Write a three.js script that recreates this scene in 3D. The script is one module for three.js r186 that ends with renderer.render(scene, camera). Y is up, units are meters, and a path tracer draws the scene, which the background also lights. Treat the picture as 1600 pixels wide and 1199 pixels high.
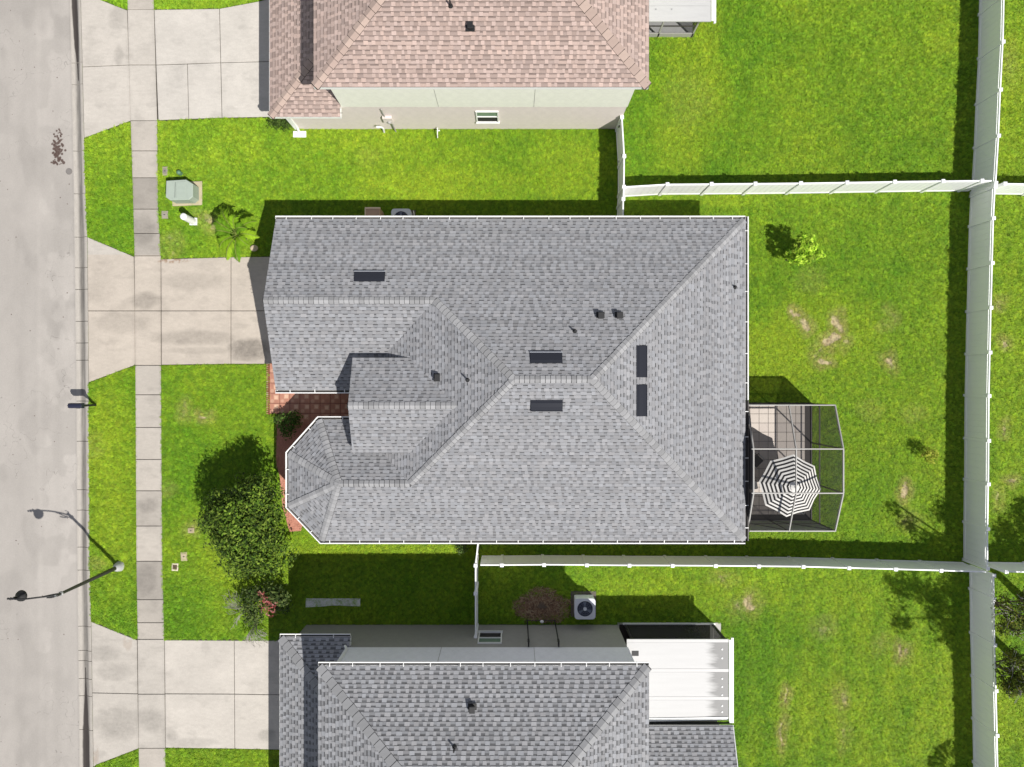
import * as THREE from 'three';
import { mergeGeometries } from 'three/addons/utils/BufferGeometryUtils.js';
import { RoundedBoxGeometry } from 'three/addons/geometries/RoundedBoxGeometry.js';

// ───────────────────────────── camera, sky, sun, exposure ─────────────────────────────
const CAM_H = 33.4, FOC = 1101, CX = 800, CY = 599.5;      // survey scale: 1101 units of focal length over 1600 x 1199
const scene = new THREE.Scene();
const camera = new THREE.PerspectiveCamera(2 * Math.atan(CY / FOC) * 180 / Math.PI, 1024 / 767, 0.5, 900);
camera.position.set(0, CAM_H, 0);
camera.up.set(0, 0, -1);
camera.lookAt(0, 0, 0);

const SUN = new THREE.Vector3(0.525, 1, 0.515).normalize();
{ // hazy bright summer sky, paler toward the horizon, with thin high cloud
  const w = 512, h = 256, d = new Float32Array(w * h * 4);
  for (let j = 0; j < h; j++) for (let i = 0; i < w; i++) {
    const el = ((j + 0.5) / h - 0.5) * Math.PI, t = Math.pow(Math.max(0, Math.sin(el)), 0.55), az = (i / w) * Math.PI * 2;
    const cl = Math.max(0, 0.5 + 0.28 * Math.sin(az * 3 + 5 * t) * Math.sin(az * 5 + 1.3 - 7 * t) + 0.2 * Math.sin(az * 9 + 11 * t)) * 0.35, k = (j * w + i) * 4;
    const hz = [0.66, 0.675, 0.715], ze = [0.085, 0.112, 0.185], cc = [0.34, 0.345, 0.36];
    for (let q = 0; q < 3; q++) d[k + q] = (hz[q] + (ze[q] - hz[q]) * t) * (1 - cl) + cc[q] * cl;
    d[k + 3] = 1;
  }
  const t = new THREE.DataTexture(d, w, h, THREE.RGBAFormat, THREE.FloatType);
  t.mapping = THREE.EquirectangularReflectionMapping; t.magFilter = THREE.LinearFilter; t.needsUpdate = true;
  scene.background = t; scene.environment = t;
}
const sun = new THREE.DirectionalLight(new THREE.Color(1, 0.965, 0.91), 4.2);
sun.position.copy(SUN).multiplyScalar(70);
sun.castShadow = true;
sun.shadow.mapSize.set(4096, 4096);
Object.assign(sun.shadow.camera, { left: -40, right: 40, top: 40, bottom: -40, near: 1, far: 160 });
scene.add(sun, sun.target);

const renderer = new THREE.WebGLRenderer({ antialias: true });
renderer.setSize(1024, 767);
renderer.toneMapping = THREE.LinearToneMapping;
renderer.toneMappingExposure = 1.27;
renderer.shadowMap.enabled = true;

// ───────────────────────────── helpers ─────────────────────────────
// P: a place read off the aerial survey (1600-wide sheet) for a point at height h -> plan metres
const P = (px, py, h = 0) => [(px - CX) * (CAM_H - h) / FOC, (py - CY) * (CAM_H - h) / FOC];
const GS = FOC / CAM_H;                                        // sheet units per metre on the ground
let seed = 20240611;
const rnd = () => { seed = (Math.imul(seed, 1664525) + 1013904223) >>> 0; return seed / 4294967296; };
const rr = (a, b) => a + (b - a) * rnd();
const pick = (a) => a[Math.floor(rnd() * a.length) % a.length];
const clamp = (v, a = 0, b = 1) => Math.min(b, Math.max(a, v));
const lerp = (a, b, t) => a + (b - a) * t;
const smooth = (a, b, t) => { t = clamp((t - a) / (b - a)); return t * t * (3 - 2 * t); };
const hash = (x, y, s = 0) => {
  let h = Math.imul(x | 0, 374761393) ^ Math.imul(y | 0, 668265263) ^ Math.imul(s | 0, 2147483647 ^ 912931);
  h = Math.imul(h ^ (h >>> 13), 1274126177); h ^= h >>> 16;
  return (h >>> 0) / 4294967296;
};
const noise = (x, y, s = 0) => {
  const xi = Math.floor(x), yi = Math.floor(y), a = x - xi, b = y - yi;
  const u = a * a * (3 - 2 * a), v = b * b * (3 - 2 * b);
  return lerp(lerp(hash(xi, yi, s), hash(xi + 1, yi, s), u), lerp(hash(xi, yi + 1, s), hash(xi + 1, yi + 1, s), u), v);
};
const fbm = (x, y, s = 0, o = 4) => { let f = 0, a = 0.5, n = 0; for (let i = 0; i < o; i++) { f += a * noise(x, y, s + i); n += a; a *= 0.5; x *= 2.03; y *= 2.03; } return f / n; };
const toS = (c) => Math.round(255 * clamp(c <= 0.0031308 ? c * 12.92 : 1.055 * Math.pow(c, 1 / 2.4) - 0.055));
const lutS = new Uint8Array(4097); for (let i = 0; i <= 4096; i++) lutS[i] = toS(i / 4096);
const enc = (c) => lutS[Math.round(clamp(c) * 4096)];

function makeTex(w, h, fn, { srgb = true, wrap = THREE.ClampToEdgeWrapping } = {}) {
  const d = new Uint8Array(w * h * 4), c = [0, 0, 0];
  for (let j = 0, k = 0; j < h; j++) for (let i = 0; i < w; i++, k += 4) {
    fn(i, j, c);
    if (srgb) { d[k] = enc(c[0]); d[k + 1] = enc(c[1]); d[k + 2] = enc(c[2]); } else { d[k] = d[k + 1] = d[k + 2] = Math.round(255 * clamp(c[0])); }
    d[k + 3] = 255;
  }
  const t = new THREE.DataTexture(d, w, h);
  t.colorSpace = srgb ? THREE.SRGBColorSpace : THREE.NoColorSpace;
  t.magFilter = THREE.LinearFilter; t.minFilter = THREE.LinearMipmapLinearFilter; t.generateMipmaps = true;
  t.wrapS = t.wrapT = wrap; t.needsUpdate = true;
  return t;
}
const mat = (rgb, o = {}) => {
  const { phys, ...rest } = o;
  const m = new (phys ? THREE.MeshPhysicalMaterial : THREE.MeshStandardMaterial)({ roughness: 0.8, metalness: 0, side: THREE.DoubleSide, ...rest });
  if (rgb) m.color.setRGB(...rgb);
  return m;
};
const used = {};
const numbered = (n) => { const k = used[n] = (used[n] ?? -1) + 1; return k ? n + '_' + String(k).padStart(3, '0') : n; };
const shade = (o) => { o.castShadow = o.receiveShadow = true; return o; };
function tag(o, label, category, group, kind) {
  o.userData.label = label; o.userData.category = category;
  if (group) o.userData.group = group;
  if (kind) o.userData.kind = kind;
  return o;
}
function thing(name, label, category, pos = [0, 0, 0], turn = 0, group, kind) {
  const g = new THREE.Group(); g.name = numbered(name); g.position.set(...pos); g.rotation.y = turn;
  tag(g, label, category, group, kind); scene.add(g); return g;
}
function part(name, geo, m, parent, pos) {
  const o = shade(new THREE.Mesh(Array.isArray(geo) ? (geo.length > 1 ? merge(geo) : geo[0]) : geo, m));
  o.name = name; if (pos) o.position.set(...pos); parent.add(o); return o;
}
function solo(name, geo, m, label, category, group, kind) {
  const o = part(numbered(name), geo, m, scene); return tag(o, label, category, group, kind);
}
const merge = (list) => mergeGeometries(list.map((g) => {
  g = g.index ? g.toNonIndexed() : g;
  for (const k of Object.keys(g.attributes)) if (!['position', 'normal', 'uv', 'color'].includes(k)) g.deleteAttribute(k);
  if (!g.attributes.uv) g.setAttribute('uv', new THREE.BufferAttribute(new Float32Array(g.attributes.position.count * 2), 2));
  return g;
}));
const box = (w, h, d, x = 0, y = 0, z = 0) => new THREE.BoxGeometry(w, h, d).translate(x, y, z);
const rbox = (w, h, d, r, x = 0, y = 0, z = 0) => new RoundedBoxGeometry(w, h, d, 2, r).translate(x, y, z);
const cyl = (r0, r1, h, x = 0, y = 0, z = 0, n = 16) => new THREE.CylinderGeometry(r1, r0, h, n).translate(x, y + h / 2, z);
const span = (a, b) => [Math.min(a, b), Math.max(a, b)];
function bar(a, b, w, h = w, up = [0, 1, 0]) {                 // a straight beam of section w x h from a to b
  const A = new THREE.Vector3(...a), B = new THREE.Vector3(...b), d = B.clone().sub(A), L = d.length(); d.normalize();
  let u = new THREE.Vector3(...up); if (Math.abs(u.dot(d)) > 0.98) u.set(1, 0, 0);
  const s = new THREE.Vector3().crossVectors(u, d).normalize(); u.crossVectors(d, s).normalize();
  return new THREE.BoxGeometry(w, h, L).applyMatrix4(new THREE.Matrix4().makeBasis(s, u, d).setPosition(A.add(B).multiplyScalar(0.5)));
}
const tube = (pts, r, n = 24, k = 8) => new THREE.TubeGeometry(new THREE.CatmullRomCurve3(pts.map((p) => new THREE.Vector3(...p))), n, r, k, false);
// raw triangle collector with optional colour
class Tri {
  constructor() { this.p = []; this.c = []; this.n = null; this.t = []; }
  v(p, c, uv) { this.p.push(p[0], p[1], p[2]); if (c) this.c.push(c[0], c[1], c[2]); this.t.push(uv ? uv[0] : p[0], uv ? uv[1] : p[2]); }
  tri(a, b, c, col) { this.v(a, col); this.v(b, col); this.v(c, col); }
  quad(a, b, c, d, col) { this.tri(a, b, c, col); this.tri(a, c, d, col); }
  fan(pts, col) { for (let i = 1; i + 1 < pts.length; i++) this.tri(pts[0], pts[i], pts[i + 1], col); }
  up() {                                                             // wind every face to look upward
    for (let i = 0; i < this.p.length; i += 9) { const p = this.p, nx = (p[i + 5] - p[i + 2]) * (p[i + 6] - p[i]) - (p[i + 3] - p[i]) * (p[i + 8] - p[i + 2]); if (nx < 0) { for (const [A, k, st] of [[this.p, i, 3], [this.c, i, 3], [this.t, i / 3 * 2, 2]]) if (A.length) for (let j = 0; j < st; j++) { const t = A[k + st + j]; A[k + st + j] = A[k + 2 * st + j]; A[k + 2 * st + j] = t; } } }
    return this;
  }
  geo() {
    const g = new THREE.BufferGeometry();
    g.setAttribute('position', new THREE.BufferAttribute(new Float32Array(this.p), 3));
    g.setAttribute('uv', new THREE.BufferAttribute(new Float32Array(this.t), 2));
    if (this.c.length) g.setAttribute('color', new THREE.BufferAttribute(new Float32Array(this.c), 3));
    g.computeVertexNormals(); return g;
  }
}
const area2 = (p) => p.reduce((s, a, i) => { const b = p[(i + 1) % p.length]; return s + a[0] * b[1] - b[0] * a[1]; }, 0);
const ccw = (p) => area2(p) < 0 ? p : [...p].reverse();          // seen from above (x right, z down)
const V2 = (p) => new THREE.Vector2(p[0], p[1]);
function inset(poly, d) {
  const n = poly.length, s = area2(poly) > 0 ? 1 : -1;
  return poly.map((p, i) => {
    const a = poly[(i + n - 1) % n], b = poly[(i + 1) % n];
    const e = (q, r) => { const x = r[0] - q[0], y = r[1] - q[1], l = Math.hypot(x, y) || 1; return [-y / l * s, x / l * s]; };
    const n1 = e(a, p), n2 = e(p, b), k = d / Math.max(0.3, 1 + n1[0] * n2[0] + n1[1] * n2[1]);
    return [p[0] + (n1[0] + n2[0]) * k, p[1] + (n1[1] + n2[1]) * k];
  });
}
// a slab with a small bevel round its top; uv from a function of plan position
function prism(poly, y0, y1, bevel = 0.012, uvf) {
  poly = ccw(poly);
  const top = bevel ? inset(poly, bevel) : poly, T = new Tri(), n = poly.length, uv = uvf || ((x, z) => [x, z]);
  let wall = false;
  // wind every face to look away from the slab
  const add = (a, b, c, o) => {
    const u = [b[0] - a[0], b[1] - a[1], b[2] - a[2]], v = [c[0] - a[0], c[1] - a[1], c[2] - a[2]];
    const N = [u[1] * v[2] - u[2] * v[1], u[2] * v[0] - u[0] * v[2], u[0] * v[1] - u[1] * v[0]];
    for (const q of N[0] * o[0] + N[1] * o[1] + N[2] * o[2] < 0 ? [a, c, b] : [a, b, c]) T.v(q, null, wall && !uvf ? [q[0] + q[2], q[1]] : uv(q[0], q[2]));
  };
  const s = area2(poly) > 0 ? 1 : -1;
  for (const f of THREE.ShapeUtils.triangulateShape(top.map(V2), [])) { const [a, b, c] = f.map((i) => [top[i][0], y1, top[i][1]]); add(a, b, c, [0, 1, 0]); }
  for (let i = 0; i < n; i++) {
    const j = (i + 1) % n, A = poly[i], B = poly[j], a = top[i], b = top[j], m = y1 - bevel, o = [(B[1] - A[1]) * s, 0, -(B[0] - A[0]) * s], ob = [o[0], Math.hypot(o[0], o[2]), o[2]];
    if (bevel) { add([a[0], y1, a[1]], [A[0], m, A[1]], [B[0], m, B[1]], ob); add([a[0], y1, a[1]], [B[0], m, B[1]], [b[0], y1, b[1]], ob); }
    wall = true; add([A[0], m, A[1]], [A[0], y0, A[1]], [B[0], y0, B[1]], o); add([A[0], m, A[1]], [B[0], y0, B[1]], [B[0], m, B[1]], o); wall = false;
  }
  return T.geo();
}
const inside = (poly, x, z) => { let r = false; for (let i = 0, j = poly.length - 1; i < poly.length; j = i++) { const a = poly[i], b = poly[j]; if ((a[1] > z) !== (b[1] > z) && x < (b[0] - a[0]) * (z - a[1]) / (b[1] - a[1]) + a[0]) r = !r; } return r; };
const poly = (pts, h = 0) => pts.map(([x, y]) => P(x, y, h));
const lineX = (tbl) => (py) => { let i = 0; while (i < tbl.length - 2 && py > tbl[i + 1][1]) i++; const a = tbl[i], b = tbl[i + 1]; return lerp(a[0], b[0], (py - a[1]) / (b[1] - a[1])); };

// ───────────────────────────── plan lines of the street ─────────────────────────────
const roadEdge = lineX([[107, 0], [113, 300], [117, 600], [118.5, 880], [122, 1199]]);
const curbBack = lineX([[124.5, -40], [125.5, 0], [131, 216], [133, 300], [136, 370], [138, 600], [139.6, 880], [141.8, 971], [145.5, 1199]]);
const walkL = lineX([[198, -40], [199, 0], [204, 190], [208, 320], [210, 400], [211.5, 600], [213, 880], [215, 1000], [217, 1199]]);
const walkR = lineX([[239, -40], [240.5, 0], [246, 190], [247, 320], [251.5, 400], [252, 600], [254, 880], [257, 1000], [259, 1199]]);
const walkJoints = [-80, -30, 15.5, 102, 189, 236, 278, 327, 365, 400, 486, 571, 617, 668, 718, 767, 822, 877, 937, 973, 999, 1084.5, 1169, 1215, 1265];

// ───────────────────────────── computed surface maps ─────────────────────────────
const stainDots = (px, py, list) => { let s = 0; for (const [x, y, rx, ry, k] of list) { const d = ((px - x) / rx) ** 2 + ((py - y) / ry) ** 2; if (d < 1.6) s = Math.max(s, k * smooth(1.5, 0.2, d + 0.7 * (fbm(px * 0.12, py * 0.12, 77, 3) - 0.5))); } return s; };
const walkTone = [[-80, 0.95], [189, 1], [236, 0.98], [278, 0.98], [327, 0.70], [365, 0.83], [400, 0.80], [571, 0.95], [617, 0.98], [668, 0.98], [718, 1.0], [767, 1.02], [822, 0.88], [877, 1.03], [937, 0.73], [973, 0.86], [999, 0.94], [2000, 1]];
const MUD = [[270, 407, 26, 5, 0.9], [200, 1003, 8, 14, 0.25], [147, 1180, 8, 20, 0.35]];
const OIL = [[390, 545, 34, 16, 0.46], [388, 557, 30, 8, 0.3], [305, 528, 70, 12, 0.24], [315, 548, 60, 6, 0.14], [190, 505, 40, 18, 0.15], [228, 470, 22, 14, 0.26], [300, 440, 60, 14, 0.14], [160, 440, 22, 40, 0.09], [185, 30, 16, 22, 0.16], [186, 88, 8, 16, 0.2], [160, 1020, 30, 12, 0.18], [180, 1050, 30, 14, 0.17], [185, 1130, 40, 26, 0.2], [235, 1125, 24, 20, 0.22], [300, 1160, 40, 8, 0.16], [228, 905, 18, 24, 0.2], [232, 790, 18, 12, 0.2], [224, 360, 20, 24, 0.22], [418, 1148, 14, 10, 0.2], [270, 1150, 10, 10, 0.2]];
function paveColor(px, py, c) {
  let r = 0.438, g = 0.405, b = 0.362;                                    // weathered pale concrete
  const xw = walkL(py), xr = walkR(py), cb = curbBack(py), re = roadEdge(py);
  let t = 1;
  if (px < cb + 1) {                                                       // curb and gutter
    const u = (px - re) / (cb - re);
    t = 0.88;
    const band = smooth(0.22, 0.45, u) * smooth(0.9, 0.6, u);
    t *= 1 - band * (0.30 + 0.42 * fbm(px * 0.25, py * 0.03, 5, 3)); t *= 1.06;
    t *= 1 - 0.22 * smooth(0.7, 1, u) * fbm(px * 0.3, py * 0.05, 15, 3);
    t *= 0.9 + 0.2 * fbm(px * 0.5, py * 0.15, 9, 3);
    const wetN = py < 125 ? smooth(1, 0.6, Math.abs(px - lerp(114, 120.5, clamp(py / 122))) / (lerp(5.6, 0.9, smooth(50, 124, py)) + 1.2 * (fbm(px * .2, py * .1, 4, 2) - .5))) : 0;
    const wetS = py > 1045 ? smooth(1, 0.6, Math.abs(px - lerp(131.5, 133, clamp((py - 1045) / 150))) / (lerp(1.0, 7.4, smooth(1045, 1170, py)) + 1.4 * (fbm(px * .2, py * .1, 4, 2) - .5))) : 0;
    const w = Math.max(wetN, wetS);
    r = lerp(r * t, 0.034, w * 0.95); g = lerp(g * t, 0.027, w * 0.95); b = lerp(b * t, 0.024, w * 0.95);
  } else {
    let tone = 1, warm = 0;
    if (py < 192) { tone = px > xr ? 1.14 : 1.06; warm = px > xr ? -0.012 : 0.0; }
    else if (py > 398 && py < 600) { tone = 0.97; warm = 0.045; }
    else if (py > 970) { tone = px > xr ? 1.09 : 0.98; warm = 0.0; }
    if (px >= xw - 2 && px <= xr + 2 && !(py > 15 && py < 190) && !(py > 399 && py < 571) && !(py > 999 && py < 1169)) { for (const [y, k] of walkTone) if (py < y) { tone = k * 0.94; break; } warm = 0.015; }
    tone *= 0.9 + 0.2 * fbm(px * 0.035, py * 0.035, 21, 4);
    tone *= 0.93 + 0.14 * fbm(px * 0.16, py * 0.4, 31, 3);
    tone *= 1 - 0.10 * smooth(0.55, 0.8, fbm(px * 0.05 + 9, py * 0.09, 41, 4));
    const o = stainDots(px, py, OIL);
    tone *= 1 - o * (0.75 + 0.5 * fbm(px * 0.35, py * 0.35, 51, 2));
    // grime gathers along slab edges
    const je = Math.min(Math.abs(px - xw), Math.abs(px - xr), Math.abs(px - cb)); tone *= 1 - 0.14 * smooth(5, 0, je) * fbm(px * .2, py * .2, 61, 3);
    r *= tone * (1 + warm); g *= tone; b *= tone * (1 - warm);
    const mud = stainDots(px, py, MUD) * smooth(0.35, 0.6, fbm(px * 0.2, py * 0.2, 71, 3));
    r = lerp(r, 0.27, mud); g = lerp(g, 0.18, mud); b = lerp(b, 0.12, mud);
  }
  const s = 0.93 + 0.14 * hash(Math.round(px * 2.2), Math.round(py * 2.2), 3);
  c[0] = r * s; c[1] = g * s; c[2] = b * s;
}
const PV = { x0: 95, x1: 445, y0: -100, y1: 1300, w: 620, h: 2040 };
const paveMap = makeTex(PV.w, PV.h, (i, j, c) => paveColor(lerp(PV.x0, PV.x1, (i + 0.5) / PV.w), lerp(PV.y0, PV.y1, (j + 0.5) / PV.h), c));
const pvUV = (x, z) => [(x * GS + CX - PV.x0) / (PV.x1 - PV.x0), (z * GS + CY - PV.y0) / (PV.y1 - PV.y0)];

const RV = { x0: -220, x1: 130, y0: -100, y1: 1300, w: 620, h: 2040 };
const roadSpots = []; for (let i = 0; i < 95; i++) { const a = rnd(), y = lerp(198, 256, Math.pow(a, 0.8)); roadSpots.push([88 + (rnd() + rnd() - 1) * (4 + 8 * smooth(195, 230, y)), y, rr(0.9, 2.9) * (0.6 + 0.5 * smooth(200, 235, y))]); }
for (let i = 0; i < 60; i++) roadSpots.push([rr(-30, 108), rr(0, 1199), rr(0.5, 1.0)]);
const spotRows = new Map(); for (const q of roadSpots) for (let y = Math.floor(q[1] - q[2]); y <= q[1] + q[2]; y++) { if (!spotRows.has(y)) spotRows.set(y, []); spotRows.get(y).push(q); }
const roadMap = makeTex(RV.w, RV.h, (i, j, c) => {
  const px = lerp(RV.x0, RV.x1, (i + 0.5) / RV.w), py = lerp(RV.y0, RV.y1, (j + 0.5) / RV.h);
  let t = 0.90 + 0.16 * fbm(px * 0.018, py * 0.012, 3, 4);
  t *= 0.96 + 0.08 * fbm(px * 0.12, py * 0.06, 13, 3);
  t *= 1 + 0.05 * smooth(7, 0, Math.abs(px - 57 - py * 0.004)) - 0.07 * smooth(16, 0, Math.abs(px - 30)) * fbm(px * .1, py * .01, 8, 2) - 0.05 * smooth(14, 0, Math.abs(px - 88));
  t *= 1 + 0.13 * smooth(0.52, 0.62, fbm(px * 0.03 + 3, py * 0.022, 23, 3)) * smooth(30, 95, px) - 0.10 * smooth(0.55, 0.7, fbm(px * 0.02 + 31, py * 0.012, 63, 3));
  const cr = Math.abs(fbm(px * 0.02, py * 0.02, 33, 4) - 0.5); t *= 1 - 0.3 * smooth(0.003, 0.0008, cr) * smooth(0.5, 0.6, fbm(px * .01, py * .01, 43, 2));
  t *= 0.93 + 0.14 * hash(Math.round(px * 2.3), Math.round(py * 2.3), 6);
  t *= 1 - 0.10 * smooth(4, 0, roadEdge(py) - px);
  let r = 0.362 * t, g = 0.336 * t, b = 0.308 * t;
  for (const [x, y, s] of spotRows.get(Math.floor(py)) || []) { const dx = px - x, dy = py - y; if (dx * dx + dy * dy < s * s) { const k = smooth(1, 0.5, (dx * dx + dy * dy) / (s * s)) * 0.92; r = lerp(r, 0.075, k); g = lerp(g, 0.047, k); b = lerp(b, 0.038, k); } }
  c[0] = r; c[1] = g; c[2] = b;
});
const rvUV = (x, z) => [(x * GS + CX - RV.x0) / (RV.x1 - RV.x0), (z * GS + CY - RV.y0) / (RV.y1 - RV.y0)];

// lawn: healthy turf, yellow turf, straw patches (in survey sheet coordinates)
const BARE = [[1242, 487, 5, 5, 1], [1248, 496, 7, 5, 1], [1259, 508, 6, 8, 0.8], [1290, 536, 12, 5, 1], [1304, 530, 9, 6, 1], [1308, 505, 6, 16, 0.9], [1288, 564, 7, 4, 0.9], [1278, 552, 4, 12, 0.55], [1322, 537, 6, 6, 0.7], [1387, 560, 8, 5, 0.9], [1390, 568, 6, 7, 0.5], [1393, 492, 4, 12, 0.45], [1380, 514, 7, 4, 0.4], [1412, 770, 8, 11, 1], [1413, 758, 3, 6, 0.8], [1268, 440, 18, 16, 0.25], [1420, 812, 14, 10, 0.4], [1572, 668, 5, 10, 0.6], [1580, 748, 8, 5, 0.7], [1566, 475, 4, 8, 0.6], [1571, 535, 5, 6, 0.7], [1562, 780, 5, 12, 0.55], [1360, 640, 14, 8, 0.3], [1430, 648, 14, 6, 0.3],
  [1160, 950, 20, 14, 0.42], [1175, 940, 10, 18, 0.6], [1130, 902, 18, 7, 0.4], [1285, 980, 14, 8, 0.4], [1407, 1020, 4, 10, 0.8], [1419, 1018, 4, 9, 0.7], [1376, 1006, 8, 16, 0.3], [1228, 1090, 2, 12, 0.8], [1222, 1145, 2, 26, 0.8], [1316, 1090, 4, 14, 0.6], [1318, 1150, 4, 26, 0.35], [1580, 100, 8, 30, 0.3],
  [287, 640, 7, 12, 0.5], [320, 648, 9, 3, 0.7], [270, 398, 14, 6, 0.3], [320, 340, 14, 7, 0.45], [335, 348, 10, 8, 0.5], [270, 380, 12, 10, 0.35], [300, 828, 5, 6, 0.5], [146, 700, 12, 14, 0.25], [150, 880, 6, 5, 0.4], [264, 768, 5, 5, 0.4], [575, 245, 14, 12, 0.15], [1075, 160, 30, 40, 0.2], [510, 985, 20, 10, 0.1]];
const YEL = [[1080, 160, 60, 110, 0.7], [1060, 230, 50, 40, 0.5], [1105, 40, 20, 50, 0.7], [1480, 40, 40, 60, 0.7], [1200, 560, 60, 50, 0.8], [1290, 520, 90, 70, 0.45], [1400, 740, 80, 90, 0.4], [1480, 700, 40, 200, 0.2], [1020, 930, 140, 30, 0.5], [1240, 930, 120, 50, 0.35], [1490, 1100, 50, 120, 0.5], [1280, 1090, 60, 90, 0.4], [1380, 1120, 80, 80, 0.35], [175, 740, 40, 170, 0.65], [165, 660, 30, 60, 0.5], [320, 620, 70, 40, 0.3], [340, 880, 60, 40, 0.6], [360, 970, 60, 40, 0.4], [700, 290, 140, 26, 0.6], [560, 210, 90, 40, 0.5], [900, 250, 60, 50, 0.35], [360, 250, 60, 60, 0.4], [600, 860, 160, 14, 0.8], [1120, 310, 60, 16, 0.7], [1580, 150, 40, 160, 0.8], [1580, 600, 30, 260, 0.55], [1575, 1120, 30, 60, 0.6]];
const DEEP = [[1180, 90, 70, 60, 0.5], [1000, 240, 30, 40, 0.3], [1420, 190, 60, 70, 0.25], [1340, 440, 120, 60, 0.35], [1180, 430, 40, 60, 0.5], [1350, 620, 60, 50, 0.2], [1250, 760, 60, 60, 0.2], [1170, 1010, 40, 80, 0.5], [1240, 1010, 80, 60, 0.35], [300, 720, 40, 80, 0.4], [290, 620, 40, 30, 0.3], [290, 930, 50, 60, 0.6], [180, 940, 40, 60, 0.55], [175, 330, 40, 100, 0.35], [640, 230, 50, 30, 0.3], [280, 230, 30, 40, 0.3]];
const blob = (px, py, list, s) => { let a = 0; for (const [x, y, rx, ry, k] of list) { const dx = (px - x) / rx, dy = (py - y) / ry; const d = dx * dx + dy * dy; if (d < 2.2) a += k * smooth(1.8, 0.1, d); } return a; };
function lawnColor(px, py, c) {
  const wx = px + 14 * (noise(px * 0.05, py * 0.05, 91) - 0.5), wy = py + 14 * (noise(px * 0.05, py * 0.05, 92) - 0.5);
  const n1 = fbm(px * 0.008, py * 0.008, 101, 3), n2 = fbm(px * 0.045, py * 0.045, 111, 3), n3 = fbm(px * 0.2, py * 0.2, 121, 2);
  let y = clamp(0.40 + 1.0 * (n1 - 0.5) + 0.5 * (n2 - 0.5) + 0.55 * (n3 - 0.5) + 0.62 * blob(wx, wy, YEL) - 0.4 * blob(wx, wy, DEEP));
  if (py > 900 && px > 1140) y = clamp(y + 0.17 * Math.sin(px * 0.145 + 1.6 * n2) * smooth(900, 960, py));    // mowing stripes
  const bf = blob(wx, wy, BARE), bare = clamp((1.95 * bf - 0.85 * fbm(px * 0.17, py * 0.17, 131, 3) - 0.55 * noise(px * 0.45, py * 0.45, 137)) * 1.25) ;
  let r = lerp(0.137, 0.285, y), g = lerp(0.305, 0.422, y), b = lerp(0.005, 0.014, y);
  const k = 0.86 + 0.28 * n3; r *= k; g *= k; b *= k;
  let wide = 0; if (bf < 3) { for (const [x, y, rx, ry, q] of BARE) { const dx = (wx - x) / (rx + 9), dy = (wy - y) / (ry + 9), d = dx * dx + dy * dy; if (d < 2) wide = Math.max(wide, q * smooth(1.7, 0.1, d)); } }
  const dry = clamp(1.1 * wide * (0.35 + 0.9 * noise(px * 0.32, py * 0.32, 139)), 0, 0.8);
  r = lerp(r, 0.36, dry); g = lerp(g, 0.37, dry); b = lerp(b, 0.09, dry);
  r = lerp(r, 0.42, bare); g = lerp(g, 0.35, bare); b = lerp(b, 0.20, bare);
  c[0] = r; c[1] = g; c[2] = b; return bare;
}

// places without turf
const noGrass = [];
const keep = (p) => { noGrass.push({ p, b: [Math.min(...p.map((q) => q[0])), Math.max(...p.map((q) => q[0])), Math.min(...p.map((q) => q[1])), Math.max(...p.map((q) => q[1]))] }); return p; };
const paved = (x, z) => { for (const { p, b } of noGrass) if (x > b[0] && x < b[1] && z > b[2] && z < b[3] && inside(p, x, z)) return true; return false; };

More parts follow.
